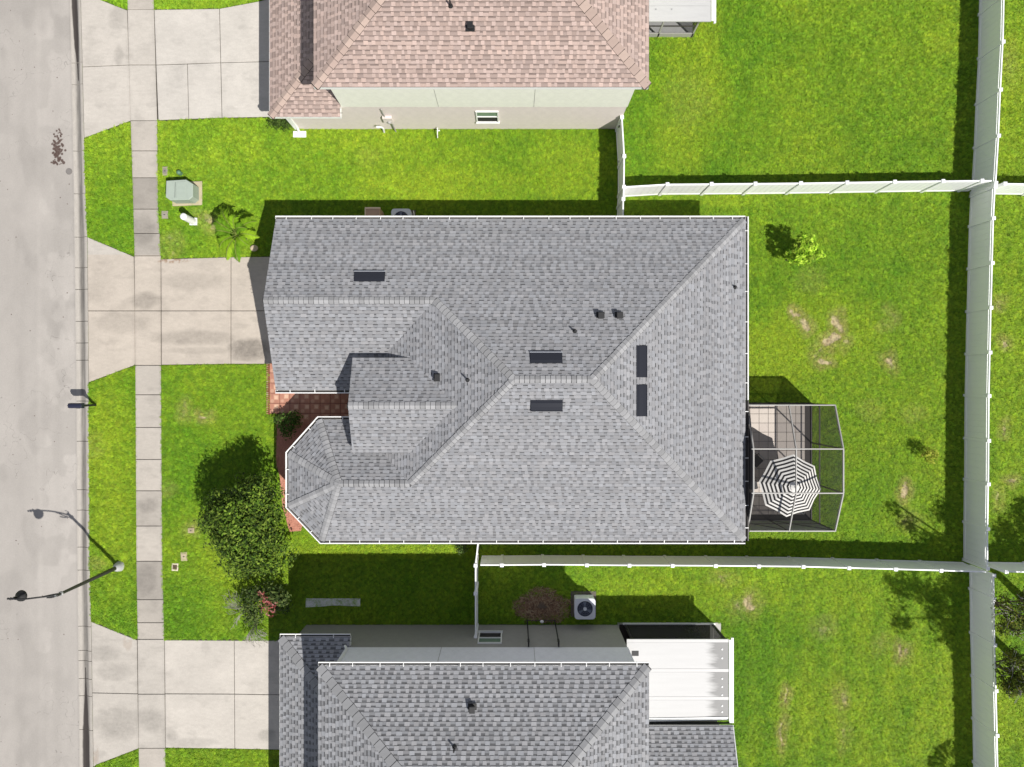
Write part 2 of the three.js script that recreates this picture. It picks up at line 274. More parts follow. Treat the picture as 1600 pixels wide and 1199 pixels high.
// ───────────────────────────── shared materials ─────────────────────────────
const grain = makeTex(256, 256, (i, j, c) => { const v = 0.9 + 0.2 * (0.5 * hash(i, j, 1) + 0.5 * fbm(i / 32, j / 32, 2, 3)) - 0.1; c[0] = c[1] = c[2] = v; }, { wrap: THREE.MirroredRepeatWrapping });
const grainBump = makeTex(256, 256, (i, j, c) => { c[0] = 0.5 * hash(i, j, 7) + 0.5 * noise(i / 3, j / 3, 8); }, { srgb: false, wrap: THREE.MirroredRepeatWrapping });
const M = {
  pave: mat(null, { map: paveMap, roughness: 0.92, bumpMap: grainBump, bumpScale: 0.002 }),
  road: mat(null, { map: roadMap, roughness: 0.95 }),
  vinyl: mat([0.93, 0.93, 0.94], { roughness: 0.38 }),
  vinylOld: mat([0.72, 0.73, 0.71], { roughness: 0.45 }),
  whiteMetal: mat([0.82, 0.82, 0.80], { roughness: 0.35 }),
  soffit: mat([0.66, 0.65, 0.62], { roughness: 0.7 }),
  cream: mat([0.84, 0.85, 0.74], { map: grain, roughness: 0.9 }),
  blush: mat([0.76, 0.685, 0.645], { map: grain, roughness: 0.9 }),
  paleWall: mat([0.86, 0.87, 0.93], { map: grain, roughness: 0.9 }),
  greyWall: mat([0.33, 0.325, 0.305], { map: grain, roughness: 0.9 }),
  sandWall: mat([0.55, 0.50, 0.43], { map: grain, roughness: 0.9 }),
  groove: mat([0.25, 0.24, 0.22]),
  black: mat([0.014, 0.014, 0.015], { roughness: 0.55 }),
  iron: mat([0.014, 0.014, 0.015], { roughness: 0.6 }),
  slate: mat([0.03, 0.032, 0.041], { roughness: 0.24, metalness: 0.35 }),
  navy: mat([0.016, 0.018, 0.04], { roughness: 0.4 }),
  troughShade: mat([0.07, 0.064, 0.06], { roughness: 1 }),  // dark tone standing for the shade inside the gutters
  galv: mat([0.42, 0.42, 0.42], { roughness: 0.5, metalness: 0.6 }),
  aluLight: mat([0.36, 0.35, 0.33], { roughness: 0.5 }),
  bronze: mat([0.06, 0.053, 0.05], { roughness: 0.5, metalness: 0.2 }),
  glass: mat([0.10, 0.14, 0.12], { roughness: 0.08 }),
  glassGreen: mat([0.18, 0.26, 0.20], { roughness: 0.1 }),
  dark: mat([0.02, 0.018, 0.017]),
  acGrey: mat([0.66, 0.67, 0.72], { roughness: 0.5 }),
  fanBlue: mat([0.028, 0.032, 0.062], { roughness: 0.5 }),
  blade: mat([0.16, 0.18, 0.24], { roughness: 0.45 }),
  tan: mat([0.56, 0.36, 0.25], { roughness: 0.6, map: grain }),
  tanLight: mat([0.80, 0.62, 0.46], { roughness: 0.6 }),
  transformer: mat([0.37, 0.43, 0.365], { roughness: 0.5, map: grain }),
  pedestalGreen: mat([0.10, 0.20, 0.12], { roughness: 0.5 }),
  padStone: mat([0.50, 0.43, 0.29], { roughness: 0.95, map: grain }),
  stone: mat([0.36, 0.31, 0.26], { roughness: 0.95, map: grain }),
  lid: mat([0.44, 0.37, 0.24], { roughness: 0.9, map: grain }),
  bark: mat([0.12, 0.09, 0.065], { roughness: 0.95 }),
  twig: mat([0.30, 0.28, 0.25], { roughness: 0.95 }),
};
// screens: fine mesh cloth, thin enough to see through
const screen = (op, rgb = [0.03, 0.03, 0.032]) => mat(rgb, { transparent: true, opacity: op, roughness: 0.9, depthWrite: false });
M.screenRoof = screen(0.12); M.screenEast = screen(0.6, [0.06, 0.062, 0.066]); M.screenSouth = screen(0.93, [0.24, 0.24, 0.25]); M.screenDark = screen(0.55);

// ───────────────────────────── the ground ─────────────────────────────
solo('terrain', new THREE.PlaneGeometry(1200, 1200).rotateX(-Math.PI / 2).translate(0, -0.32, 0), mat([0.09, 0.16, 0.02], { roughness: 1 }), 'wide flat green land round the houses', 'ground', null, 'structure');

const ext = (f, y0, y1, step = 60) => { const a = []; for (let y = y0; y <= y1 + 1e-6; y += step) a.push(P(f(y), y)); return a; };
{ // road surface, 0.1 m below the lawn
  const east = ext(roadEdge, -2500, 3700, 100), west = P(-200, 0)[0];
  const g = prism([...east, [west, P(0, 3700)[1]], [west, P(0, -2500)[1]]], -0.3, -0.10, 0, rvUV);
  roadMap.wrapS = roadMap.wrapT = THREE.MirroredRepeatWrapping;
  solo('road', g, M.road, 'pale worn asphalt street along the front lawns', 'road', null, 'structure');
}
{ // curb with a dished gutter pan, cast in lengths
  const curb = thing('curb', 'pale concrete rolled curb with dark stained gutter between street and verge', 'curb', [0, 0, 0], 0, null, 'structure');
  const joints = [-900, -600, -300, -100, -20, 97, 131, 235, 302, 370, 418, 452, 502, 536, 563, 627, 690, 766, 798, 856, 892, 980, 1018, 1034, 1062, 1089, 1142, 1215, 1300, 1600, 2100];
  const prof = [[0, -0.098], [0.08, -0.094], [0.42, -0.112], [0.60, -0.085], [0.80, -0.012], [0.93, 0.006], [1, 0.004]];
  for (let i = 0; i + 1 < joints.length; i++) {
    const T = new Tri(), ya = joints[i] + 0.4, yb = joints[i + 1] - 0.4, n = Math.max(1, Math.round((yb - ya) / 25));
    for (let k = 0; k < n; k++) {
      const y0 = lerp(ya, yb, k / n), y1 = lerp(ya, yb, (k + 1) / n);
      const ring = (y) => { const a = roadEdge(y), b = curbBack(y); const r = prof.map(([u, h]) => { const q = P(lerp(a, b, u), y); return [q[0], h, q[1]]; }); const f = r[0], l = r[r.length - 1]; return [[f[0], -0.3, f[2]], ...r, [l[0], -0.3, l[2]]]; };
      const A = ring(y0), B = ring(y1);
      for (let j = 0; j + 1 < A.length; j++) for (const q of [A[j], B[j], B[j + 1], A[j], B[j + 1], A[j + 1]]) T.v(q, null, pvUV(q[0], q[2]));
      if (k === 0) T.fan(A); if (k === n - 1) T.fan([...B].reverse());
    }
    part('curb_segment', T.up().geo(), M.pave, curb);
  }
}
const BIG = 2600;
const LV = { x0: 100, x1: 1700, y0: -60, y1: 1260, w: 1400, h: 1155 };
const lawnUV = (x, z) => [(x * GS + CX - LV.x0) / (LV.x1 - LV.x0), (z * GS + CY - LV.y0) / (LV.y1 - LV.y0)];

{ // sidewalk slabs
  const walk = thing('sidewalk', 'pale concrete sidewalk of square slabs running past the driveways', 'sidewalk', [0, 0, 0], 0, null, 'structure');
  const J = [...walkJoints]; for (let y = 1315; y < 1700; y += 50) J.push(y); for (let y = -130; y > -500; y -= 50) J.unshift(y);
  for (let i = 0; i + 1 < J.length; i++) {
    const a = J[i] + 0.45, b = J[i + 1] - 0.45, o = 0.35, dv = (a > 14 && b < 190) || (a > 399 && b < 572) || (a > 998 && b < 1170) ? 1 : 0;
    const p = poly([[walkL(a) + o, a], [walkR(a) - o, a], [walkR(b) - o, b], [walkL(b) + o, b]]); keep(poly([[walkL(a) + o - dv, a - 0.9], [walkR(a) - o + dv, a - 0.9], [walkR(b) - o + dv, b + 0.9], [walkL(b) + o - dv, b + 0.9]]));
    part('slab', prism(p, -0.1, 0.036 + 0.008 * hash(i, 4) + 0.01 * dv, 0.012, pvUV), M.pave, walk);
  }
}
function driveway(label, slabs) {
  const d = thing('driveway', label, 'driveway', [0, 0, 0], 0, null, 'structure');
  slabs.forEach((s, i) => { keep(inset(poly(s), -0.02)); part('slab', prism(inset(poly(s), 0.013), -0.1, 0.04 + 0.006 * hash(i, 8), 0.012, pvUV), M.pave, d); });
}
driveway('bright clean driveway of the pink-roofed house beside the street', [
  [[125.6, -20], [150, -3], [157, 0], [199, 16.5], [202, 102], [128.8, 105], [127.6, 60]], [[128.8, 105], [202, 102], [204.5, 189], [131.6, 216]],
  [[241, 15.5], [343, 14], [345, 98.5], [244, 102]], [[343, 14], [407, 2], [440, -6], [440, 96], [345, 98.5]],
  [[244, 102], [293, 100.5], [295, 186.5], [247.5, 188.5]], [[293, 100.5], [345, 98.5], [347, 184.5], [295, 186.5]], [[345, 98.5], [440, 96], [440, 183], [347, 184.5]]]);
driveway('stained driveway leading to the large grey-roofed house', [
  [[136.6, 370.5], [209.5, 401], [211, 486], [137.6, 486]], [[137.6, 486], [211, 486], [211.5, 570.5], [138.6, 598]],
  [[251.5, 405], [361, 402], [361, 486], [252, 486]], [[361, 402], [450, 401], [450, 486], [361, 486]],
  [[252, 486], [361, 486], [361, 558.5], [361, 569], [252.3, 570.5]], [[361, 486], [450, 486], [450, 569], [361, 569]]]);
driveway('pale driveway of the darker grey two-storey house, under spiky plants', [
  [[142.4, 971], [214.5, 1000], [215.5, 1084], [144.2, 1082.5]], [[144.2, 1082.5], [215.5, 1084], [217, 1169.5], [151, 1195], [146.1, 1199]],
  [[257, 1000], [366, 1000.5], [366.5, 1084.5], [258, 1084]], [[366, 1000.5], [460, 1001], [460, 1086], [366.5, 1084.5]],
  [[258, 1084], [366.5, 1084.5], [367, 1170], [258.6, 1168.5]], [[366.5, 1084.5], [460, 1086], [460, 1172], [367, 1170]]]);

// ───────────────────────────── roofs ─────────────────────────────
function planeOf(f) {                                             // f: [[x,z,h], ...] -> {a, gx, gz}
  for (let i = 0; i < f.length; i++) {
    const [p, q, r] = [f[i], f[(i + 1) % f.length], f[(i + 2) % f.length]];
    const x1 = q[0] - p[0], z1 = q[1] - p[1], h1 = q[2] - p[2], x2 = r[0] - p[0], z2 = r[1] - p[1], h2 = r[2] - p[2], D = x1 * z2 - x2 * z1;
    if (Math.abs(D) > 0.2) { const gx = (h1 * z2 - h2 * z1) / D, gz = (x1 * h2 - x2 * h1) / D; return { gx, gz, a: p[2] - gx * p[0] - gz * p[1], at(x, z) { return this.a + this.gx * x + this.gz * z; } }; }
  }
}
const clipLine = (pts, nx, nz, d) => {                              // keep where nx*x + nz*z <= d
  const o = []; for (let i = 0; i < pts.length; i++) { const a = pts[i], b = pts[(i + 1) % pts.length], sa = nx * a[0] + nz * a[1] - d, sb = nx * b[0] + nz * b[1] - d; if (sa <= 0) o.push(a); if (sa * sb < 0) { const t = sa / (sa - sb); o.push([lerp(a[0], b[0], t), lerp(a[1], b[1], t)]); } } return o;
};
function deckGeo(f, thick = 0.14) {
  const T = new Tri(), pl = planeOf(f), p2 = f.map((q) => [q[0], q[1]]), top = (q) => [q[0], pl.at(...q) - 0.004, q[1]], bot = (q) => [q[0], pl.at(...q) - thick, q[1]];
  for (const t of THREE.ShapeUtils.triangulateShape(p2.map(V2), [])) { T.tri(...t.map((i) => top(p2[i]))); T.tri(...t.map((i) => bot(p2[i]))); }
  p2.forEach((a, i) => { const b = p2[(i + 1) % p2.length]; T.quad(top(a), bot(a), bot(b), top(b)); });
  return T.geo();
}
function shingles(T, f, st, sd) {                                  // laminated asphalt shingles: raised teeth over a darker ply
  const pl = planeOf(f), gl = Math.hypot(pl.gx, pl.gz), cs = 1 / Math.hypot(1, gl);
  const up = [pl.gx / gl, pl.gz / gl], al = [-up[1], up[0]];
  const p2 = f.map((q) => [q[0], q[1]]), low = f.reduce((a, b) => (b[2] < a[2] ? b : a));
  const v0 = low[0] * up[0] + low[1] * up[1], e = st.course * cs;
  const vs = p2.map((q) => q[0] * up[0] + q[1] * up[1]), nV = Math.ceil((Math.max(...vs) - v0) / e);
  let s0 = seed; seed = sd >>> 0;
  for (let k = 0; k < nV; k++) {
    const a = v0 + k * e, b = a + e;
    const strip = clipLine(clipLine(p2, up[0], up[1], b), -up[0], -up[1], -a);
    if (strip.length < 3) continue;
    const us = strip.map((q) => q[0] * al[0] + q[1] * al[1]), u1 = Math.max(...us);
    let u = Math.min(...us) - rnd() * 0.3, hi = rnd() < 0.5;
    const tone0 = 1 + (rnd() - 0.5) * 0.05;
    while (u < u1) {
      const w = hi ? rr(st.hi[0], st.hi[1]) : rr(st.lo[0], st.lo[1]);
      const pc = clipLine(clipLine(strip, al[0], al[1], u + w), -al[0], -al[1], -u);
      if (pc.length >= 3) {
        const big = noise(u * 0.5 + k, k * 0.15 + sd, 5), t = tone0 * (hi ? pick(st.hiTone) : pick(st.loTone)) * (0.91 + 0.18 * big) * (0.98 + 0.04 * rnd());
        const tint = (rnd() - 0.5) * 0.03, col = [st.rgb[0] * t * (1 + tint), st.rgb[1] * t, st.rgb[2] * t * (1 - tint)];
        const lift = hi ? st.lift : st.lift * 0.5;
        const at = (q, d = 0) => { const v = (q[0] * up[0] + q[1] * up[1] - a) / e; return [q[0], pl.at(q[0], q[1]) + lerp(lift, 0.003, v) + d, q[1]]; };
        const band = !hi && st.band > 0 ? st.band * (0.7 + 0.6 * rnd()) * cs : 0;
        const body = band ? clipLine(pc, up[0], up[1], b - band) : pc;
        if (body.length >= 3) T.fan(body.map((q) => at(q)), col);
        if (band) { const bp = clipLine(pc, -up[0], -up[1], -(b - band)); const dk = st.bandTone * rr(0.8, 1.2); if (bp.length >= 3) T.fan(bp.map((q) => at(q)), [st.rgb[0] * dk, st.rgb[1] * dk, st.rgb[2] * dk]); }
        // butt edge of the tab
        const L = [[u, a], [u + w, a]].map(([uu, vv]) => [al[0] * uu + up[0] * vv, al[1] * uu + up[1] * vv]);
        if (inside(p2, (L[0][0] + L[1][0]) / 2 + up[0] * 0.01, (L[0][1] + L[1][1]) / 2 + up[1] * 0.01)) {
          const A = [L[0][0], pl.at(...L[0]) + lift, L[0][1]], B = [L[1][0], pl.at(...L[1]) + lift, L[1][1]];
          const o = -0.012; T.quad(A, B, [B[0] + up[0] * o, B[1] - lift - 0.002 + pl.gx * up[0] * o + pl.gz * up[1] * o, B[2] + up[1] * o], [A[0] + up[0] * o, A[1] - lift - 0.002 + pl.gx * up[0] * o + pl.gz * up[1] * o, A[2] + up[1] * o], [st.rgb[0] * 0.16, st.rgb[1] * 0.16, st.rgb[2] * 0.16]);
        }
      }
      u += w; hi = !hi;
    }
  }
  seed = s0;
}
const shingleMap = makeTex(256, 256, (i, j, c) => { const v = 0.82 + 0.36 * hash(i, j, 61); c[0] = c[1] = c[2] = Math.min(1, v * 0.9); }, { wrap: THREE.RepeatWrapping });
shingleMap.repeat.set(0.5, 0.5);
const shingleMat = mat([1, 1, 1], { vertexColors: true, roughness: 0.95, map: shingleMap });
// caps folded over a ridge or hip line from a (low or start) to b; w = reach down each side
function ridgeCaps(parent, a, b, plA, plB, step, w, mats, over = 0.0) {
  const A = new THREE.Vector3(a[0], a[2], a[1]), B = new THREE.Vector3(b[0], b[2], b[1]), d = B.clone().sub(A), L = d.length(); d.normalize();
  const side = (pl) => { const n = new THREE.Vector3(-pl.gx, 1, -pl.gz).normalize(); const s = new THREE.Vector3().crossVectors(n, d).normalize(); return { s, n }; };
  const sa = side(plA), sb = side(plB);
  const mid = A.clone().add(B).multiplyScalar(0.5);
  const low = (S) => { const t = mid.clone().addScaledVector(S.s, 0.2), u = mid.clone().addScaledVector(S.s, -0.2); return t.y < u.y ? S.s : S.s.clone().negate(); };
  let s1 = low(sa), s2 = low(sb);
  if (s1.dot(s2) > 0.5) s2 = s2.clone().negate();
  const up = sa.n.clone().add(sb.n).normalize();
  const len = step * 1.12, q = (s, t, h) => { const r = new THREE.Vector3().addScaledVector(d, t); if (s < 0) r.addScaledVector(s1, -s); else r.addScaledVector(s2, s); return r.addScaledVector(up, h).toArray(); };
  const geos = [0, 1, 2].map((v) => {
    const T = new Tri(), h0 = 0.046, h1 = 0.024, ww = w * (1 + 0.05 * (v - 1)), xs = [-ww, -ww * 0.35, 0, ww * 0.35, ww], rise = [0, 0.008, 0.012, 0.008, 0];
    for (let i = 0; i < 4; i++) {
      T.quad(q(xs[i], 0.014, h0 + rise[i]), q(xs[i + 1], 0.014, h0 + rise[i + 1]), q(xs[i + 1], len, h1 + rise[i + 1]), q(xs[i], len, h1 + rise[i]), [1, 1, 1]);
      T.quad(q(xs[i], 0.014, h0 + rise[i]), q(xs[i], -0.03, 0.012), q(xs[i + 1], -0.03, 0.012), q(xs[i + 1], 0.014, h0 + rise[i + 1]), [0.12, 0.12, 0.12]);  // dark asphalt butt edge, widened to paint the shadow line between caps
    }
    for (const e of [-ww, ww]) T.quad(q(e, 0.014, h0), q(e, len, h1), q(e * 1.06, len, 0), q(e * 1.06, 0, 0), [0.2, 0.2, 0.2]);  // dark side strips paint the shadow along each cap
    return T.up().geo();
  });
  const n = Math.max(1, Math.round((L - over) / step));
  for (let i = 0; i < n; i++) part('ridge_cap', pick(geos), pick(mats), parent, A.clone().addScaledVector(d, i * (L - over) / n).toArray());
}
function gutter(parent, pts, h, out, hang = 0.95, m = M.whiteMetal) {  // pts: eave line in plan; out: +1/-1 side to hang on
  const T = new Tri(), Tb = new Tri(), W = 0.15, D = 0.115, th = 0.018;
  const nrm = pts.slice(0, -1).map((p, i) => { const q = pts[i + 1], x = q[0] - p[0], z = q[1] - p[1], l = Math.hypot(x, z); return [-z / l * out, x / l * out]; });
  const off = (i, d) => { const a = nrm[Math.max(0, i - 1)], b = nrm[Math.min(nrm.length - 1, i)], k = d / (0.5 + 0.5 * (a[0] * b[0] + a[1] * b[1])); return [pts[i][0] + (a[0] + b[0]) * 0.5 * k, pts[i][1] + (a[1] + b[1]) * 0.5 * k]; };
  const rows = [[0.005, 0], [0.005, -D], [W * 0.72, -D], [W, -0.03], [W, 0], [W - 0.042, 0], [W - 0.042, -0.012], [W - th, -0.03], [W * 0.7 - th * .5, -D + th], [0.012, -D + th], [0.012, 0]];
  for (let i = 0; i + 1 < pts.length; i++) for (let j = 0; j < rows.length; j++) {
    const r = rows[j], s = rows[(j + 1) % rows.length], A = off(i, r[0]), B = off(i + 1, r[0]), C = off(i + 1, s[0]), E = off(i, s[0]);
    T.quad([A[0], h + r[1], A[1]], [B[0], h + r[1], B[1]], [C[0], h + s[1], C[1]], [E[0], h + s[1], E[1]]);
  }
  for (const i of [0, pts.length - 1]) { const ring = rows.map((r) => { const q = off(i, r[0]); return [q[0], h + r[1], q[1]]; }); T.fan([ring[0], ring[1], ring[2], ring[3], ring[4]]); }
  for (let i = 0; i + 1 < pts.length; i++) { const A = off(i, 0.014), B = off(i + 1, 0.014), C = off(i + 1, W * 0.7), E = off(i, W * 0.7), y = h - D + 0.035; Tb.quad([A[0], y, A[1]], [B[0], y, B[1]], [C[0], y, C[1]], [E[0], y, E[1]]); }
  const g = part('gutter', T.geo(), m, parent);
  part('trough_shade', Tb.geo(), M.troughShade, g);  // dark strip in the trough paints the shade below the roof edge
  for (let i = 0; i + 1 < pts.length; i++) {
    const p = pts[i], q = pts[i + 1], L = Math.hypot(q[0] - p[0], q[1] - p[1]), n = Math.floor(L / hang);
    for (let k = 0; k < n; k++) {
      const t = (k + 0.5 + 0.3 * (hash(k, i, 9) - 0.5)) / Math.max(1, n), x = lerp(p[0], q[0], t), z = lerp(p[1], q[1], t), nn = nrm[i];
      part('hanger', bar([x - nn[0] * 0.02, h + 0.032, z - nn[1] * 0.02], [x + nn[0] * 0.14, h + 0.01, z + nn[1] * 0.14], 0.03, 0.008), m, g);
    }
  }
  return g;
}
function roofPart(house, faces, st, sd) {
  const roof = part('roof', merge(Object.values(faces).map((f) => deckGeo(f))), M.soffit, house);
  const T = new Tri(); Object.values(faces).forEach((f, i) => shingles(T, f, st, sd + i * 977));
  const s = part('shingles', T.up().geo(), shingleMat, roof); s.userData.kind = 'stuff';
  return roof;
}
const onRoof = (px, py, pl, up = 0) => { let h = 4; for (let i = 0; i < 12; i++) h = pl.at(...P(px, py, h)) + up; const q = P(px, py, h); return [q[0], h, q[1]]; };

// the large house
const HE = 2.75, MS = 5 / 12, xE = 10.15, xW = -10.28, zN = -7.15, zS = 6.83, zC = -0.16, hR = HE + MS * 6.99, rE = 3.16, rW = 0.08, zG = -3.435, hG = HE + MS * (zG - zN), xg = rW - (zC - zG), zw = 4.2, hw = HE + MS * (zS - zw), xw = rW - (zw - zC);
const Ap = [-7.28, zw, hw], B1 = [-8.29, zS, HE], B2 = [-9.71, 5.34, HE], B3 = [-9.71, 3.05, HE], B4 = [-8.40, 1.58, HE];
const FM = {
  north: [[xW, zN, HE], [xE, zN, HE], [rE, zC, hR], [rW, zC, hR], [xg, zG, hG], [xW, zG, hG]],
  east: [[xE, zN, HE], [xE, zS, HE], [rE, zC, hR]],
  south: [B1, Ap, [xw, zw, hw], [rW, zC, hR], [rE, zC, hR], [xE, zS, HE]],
  bayA: [Ap, B1, B2], bayB: [Ap, B2, B3], bayC: [Ap, B3, B4],
  wing: [B4, [-6.91, 1.58, HE], [xw, zw, hw], Ap],
  west: [[rW, zC, hR], [xg, zG, hG], [-6.91, 0.28, HE], [-6.91, 1.58, HE], [xw, zw, hw]],
  garage: [[xW, zG, hG], [xg, zG, hG], [-6.91, 0.28, HE], [xW, 0.28, HE]],
  entryN: [[-6.69, -1.08, 3.85], [-6.69, 0.9, 4.68], [-2.278, 0.9, 4.68], [-4.27, -1.08, 3.85]],
  entryS: [[-6.69, 2.9, 3.85], [-4.27, 2.9, 3.85], [-2.278, 0.9, 4.68], [-6.69, 0.9, 4.68]],
};
const ST = { course: 0.15, hi: [0.13, 0.30], lo: [0.08, 0.22], hiTone: [1.06, 1.0, 0.92, 1.12], loTone: [0.86, 0.92, 0.80, 0.97], rgb: [0.288, 0.29, 0.304], lift: 0.018, band: 0.038, bandTone: 0.30 };
const H = thing('bungalow', 'large single-storey house under a light grey hipped shingle roof with dark vents', 'house');
const roofM = roofPart(H, FM, ST, 4711);
{
  const g = [0.27, 0.325, 0.365, 0.30, 0.34].map((v) => mat([v, v * 1.0, v * 1.02], { roughness: 0.95, map: grain, vertexColors: true }));
  const pl = Object.fromEntries(Object.entries(FM).map(([k, f]) => [k, planeOf(f)]));
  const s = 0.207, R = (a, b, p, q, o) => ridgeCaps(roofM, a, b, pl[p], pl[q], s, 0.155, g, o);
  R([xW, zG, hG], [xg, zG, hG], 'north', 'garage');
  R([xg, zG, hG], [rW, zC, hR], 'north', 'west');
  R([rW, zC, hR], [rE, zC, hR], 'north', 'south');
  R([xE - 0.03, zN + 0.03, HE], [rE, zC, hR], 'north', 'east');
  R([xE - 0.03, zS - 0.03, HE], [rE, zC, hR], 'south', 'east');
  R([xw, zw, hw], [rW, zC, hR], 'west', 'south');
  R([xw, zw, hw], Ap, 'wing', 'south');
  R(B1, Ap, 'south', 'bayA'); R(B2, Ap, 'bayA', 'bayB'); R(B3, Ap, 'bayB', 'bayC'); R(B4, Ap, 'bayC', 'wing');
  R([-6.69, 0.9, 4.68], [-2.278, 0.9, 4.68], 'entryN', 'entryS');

  gutter(H, [[xW - 0.02, zN], [xE, zN]], HE + 0.005, -1, 1.0);
  gutter(H, [[xE, zN - 0.12], [xE, 0.72]], HE + 0.006, -1, 1.3);
  { const g = gutter(H, [[xE, 0.74], [xE, zS + 0.02]], HE + 0.004, -1, 1.0, M.bronze); for (const o of g.children) if (o.name === 'hanger') o.material = M.whiteMetal; }
  gutter(H, [[xE, zS], [B1[0], B1[1]], [B2[0], B2[1]], [B3[0], B3[1]], [B4[0], B4[1]], [-6.72, 1.58]], HE + 0.005, -1, 0.98);
  gutter(H, [[-6.72, 0.28], [xW - 0.02, 0.28]], HE + 0.005, -1, 0.92);

  // walls under the eaves, garage door, fascia of the gables
  const wl = (p, y1, nm = 'wall') => part(nm, prism(p, -0.1, y1, 0), M.sandWall, H);
  wl(keep([[-9.95, -6.75], [9.75, -6.75], [9.75, 6.42], [-8.15, 6.42], [-9.32, 5.18], [-9.32, 3.2], [-8.25, 1.98], [-5.6, 1.98], [-5.6, -0.08], [-9.95, -0.08]]), HE - 0.12);
  const gw = (x, z0, z1, h0, hm) => { const T = new Tri(), zm = (z0 + z1) / 2; for (const d of [0, 0.16]) T.fan([[x + d, h0, z0], [x + d, h0, z1], [x + d, hm, zm]]); T.quad([x, h0, z0], [x + 0.16, h0, z0], [x + 0.16, hm, zm], [x, hm, zm]); T.quad([x, h0, z1], [x + 0.16, h0, z1], [x + 0.16, hm, zm], [x, hm, zm]); return T.geo(); };
  part('gable_wall', gw(-9.95, -6.75, -0.1, HE - 0.13, hG - 0.3), M.sandWall, H);
  part('wall', box(2.4, 1.75, 3.3, -5.1, 2.88, 0.91), M.sandWall, H);
  part('gable_wall', gw(-6.3, -0.74, 2.56, 3.75, 4.36), M.sandWall, H);
  for (const [z, w] of [[-0.55, 0.3], [2.3, 0.3]]) part('column', box(w, 3.75, w, -6.2, 1.87, z), M.sandWall, H);
  const door = part('garage_door', box(0.06, 2.15, 4.9, -9.99, 1.12, -3.5), M.vinylOld, H);
  for (let r = 0; r < 4; r++) for (let k = 0; k < 6; k++) part('panel', box(0.02, 0.4, 0.66, -10.03, 0.34 + r * 0.53, -5.5 + k * 0.8), M.vinylOld, door);
  const rake = (x, z0, h0, z1, h1) => part('fascia', bar([x, h0 - 0.09, z0], [x, h1 - 0.09, z1], 0.03, 0.17), M.whiteMetal, H);
  rake(xW + 0.045, zN, HE - 0.05, zG, hG - 0.05); rake(xW + 0.045, 0.28, HE - 0.05, zG, hG - 0.05); rake(-6.64, -1.08, 3.8, 0.9, 4.63); rake(-6.64, 2.9, 3.8, 0.9, 4.63);
  for (const z of [-1.03, 2.85]) part('fascia', box(2.3, 0.16, 0.03, -5.48, 3.72, z), M.whiteMetal, H);

  // off-ridge vents: low dark metal hoods open on the downhill side
  const hood = (px, py, p, along, mm) => {
    const c = onRoof(px, py, pl[p]), q = pl[p], gl = Math.hypot(q.gx, q.gz), u = new THREE.Vector3(q.gx / gl, gl, q.gz / gl).normalize(), n = new THREE.Vector3(-q.gx, 1, -q.gz).normalize(), s = new THREE.Vector3().crossVectors(n, u);
    const g = new THREE.Group(); g.name = 'roof_vent'; H.add(g);
    g.applyMatrix4(new THREE.Matrix4().makeBasis(s, n, u.clone().negate()).setPosition(...c));   // local: x along the eave, y out of the roof, z downhill
    const L = 1.26, D = 0.42, T = new Tri(), hs = [0.015, 0.06, 0.08, 0.09], zs = [-D / 2, -D / 4, D / 8, D / 2];
    for (let i = 0; i < 3; i++) { T.quad([-L / 2, hs[i], zs[i]], [L / 2, hs[i], zs[i]], [L / 2, hs[i + 1], zs[i + 1]], [-L / 2, hs[i + 1], zs[i + 1]]); for (const e of [-1, 1]) T.quad([e * L / 2, 0, zs[i]], [e * L / 2, hs[i], zs[i]], [e * L / 2, hs[i + 1], zs[i + 1]], [e * L / 2, 0, zs[i + 1]]); }
    part('hood', T.geo(), M.slate, g);
    part('lip', box(L + 0.05, 0.035, 0.03, 0, 0.088, D / 2 + 0.015), mm, g);
    part('louvre', box(L - 0.04, 0.06, 0.02, 0, 0.04, D / 2 - 0.04), M.black, g);
    part('flange', box(L + 0.03, 0.006, D + 0.03, 0, 0.026, 0), M.slate, g);
  };
  const glintLip = mat([0.6, 0.62, 0.66], { roughness: 0.3, metalness: 0.5 });  // brighter lip tone paints the sun highlight on the north hoods
  hood(577.5, 433, 'north', 0, glintLip); hood(853.5, 560, 'north', 0, glintLip); hood(854, 633, 'south', 0, M.slate); hood(1001.5, 565, 'east', 0, M.slate); hood(1001.5, 626, 'east', 0, M.slate);
  const goose = (px, py, p) => { const c = onRoof(px, py, pl[p]); const g = new THREE.Group(); g.name = 'exhaust_vent'; g.position.set(...c); H.add(g); part('flashing', box(0.34, 0.02, 0.34, 0, 0.035, 0), M.black, g); part('hood', rbox(0.2, 0.2, 0.24, 0.05, 0, 0.12, 0), M.iron, g); part('cap', rbox(0.23, 0.04, 0.27, 0.018, 0, 0.23, 0), M.black, g); };
  goose(938, 494, 'north'); goose(967, 494, 'north'); goose(684, 590, 'west');
  const pipe = (px, py, p, h = 0.32) => { const c = onRoof(px, py, pl[p]); const g = new THREE.Group(); g.name = 'pipe_vent'; g.position.set(...c); H.add(g); part('flashing', cyl(0.1, 0.06, 0.09, 0, -0.01, 0), M.black, g); part('pipe', cyl(0.035, 0.035, h, 0, 0, 0, 10), M.iron, g); };
  pipe(898, 518, 'north'); pipe(731, 594, 'west', 0.4); pipe(1148, 449, 'east', 0.22);
}

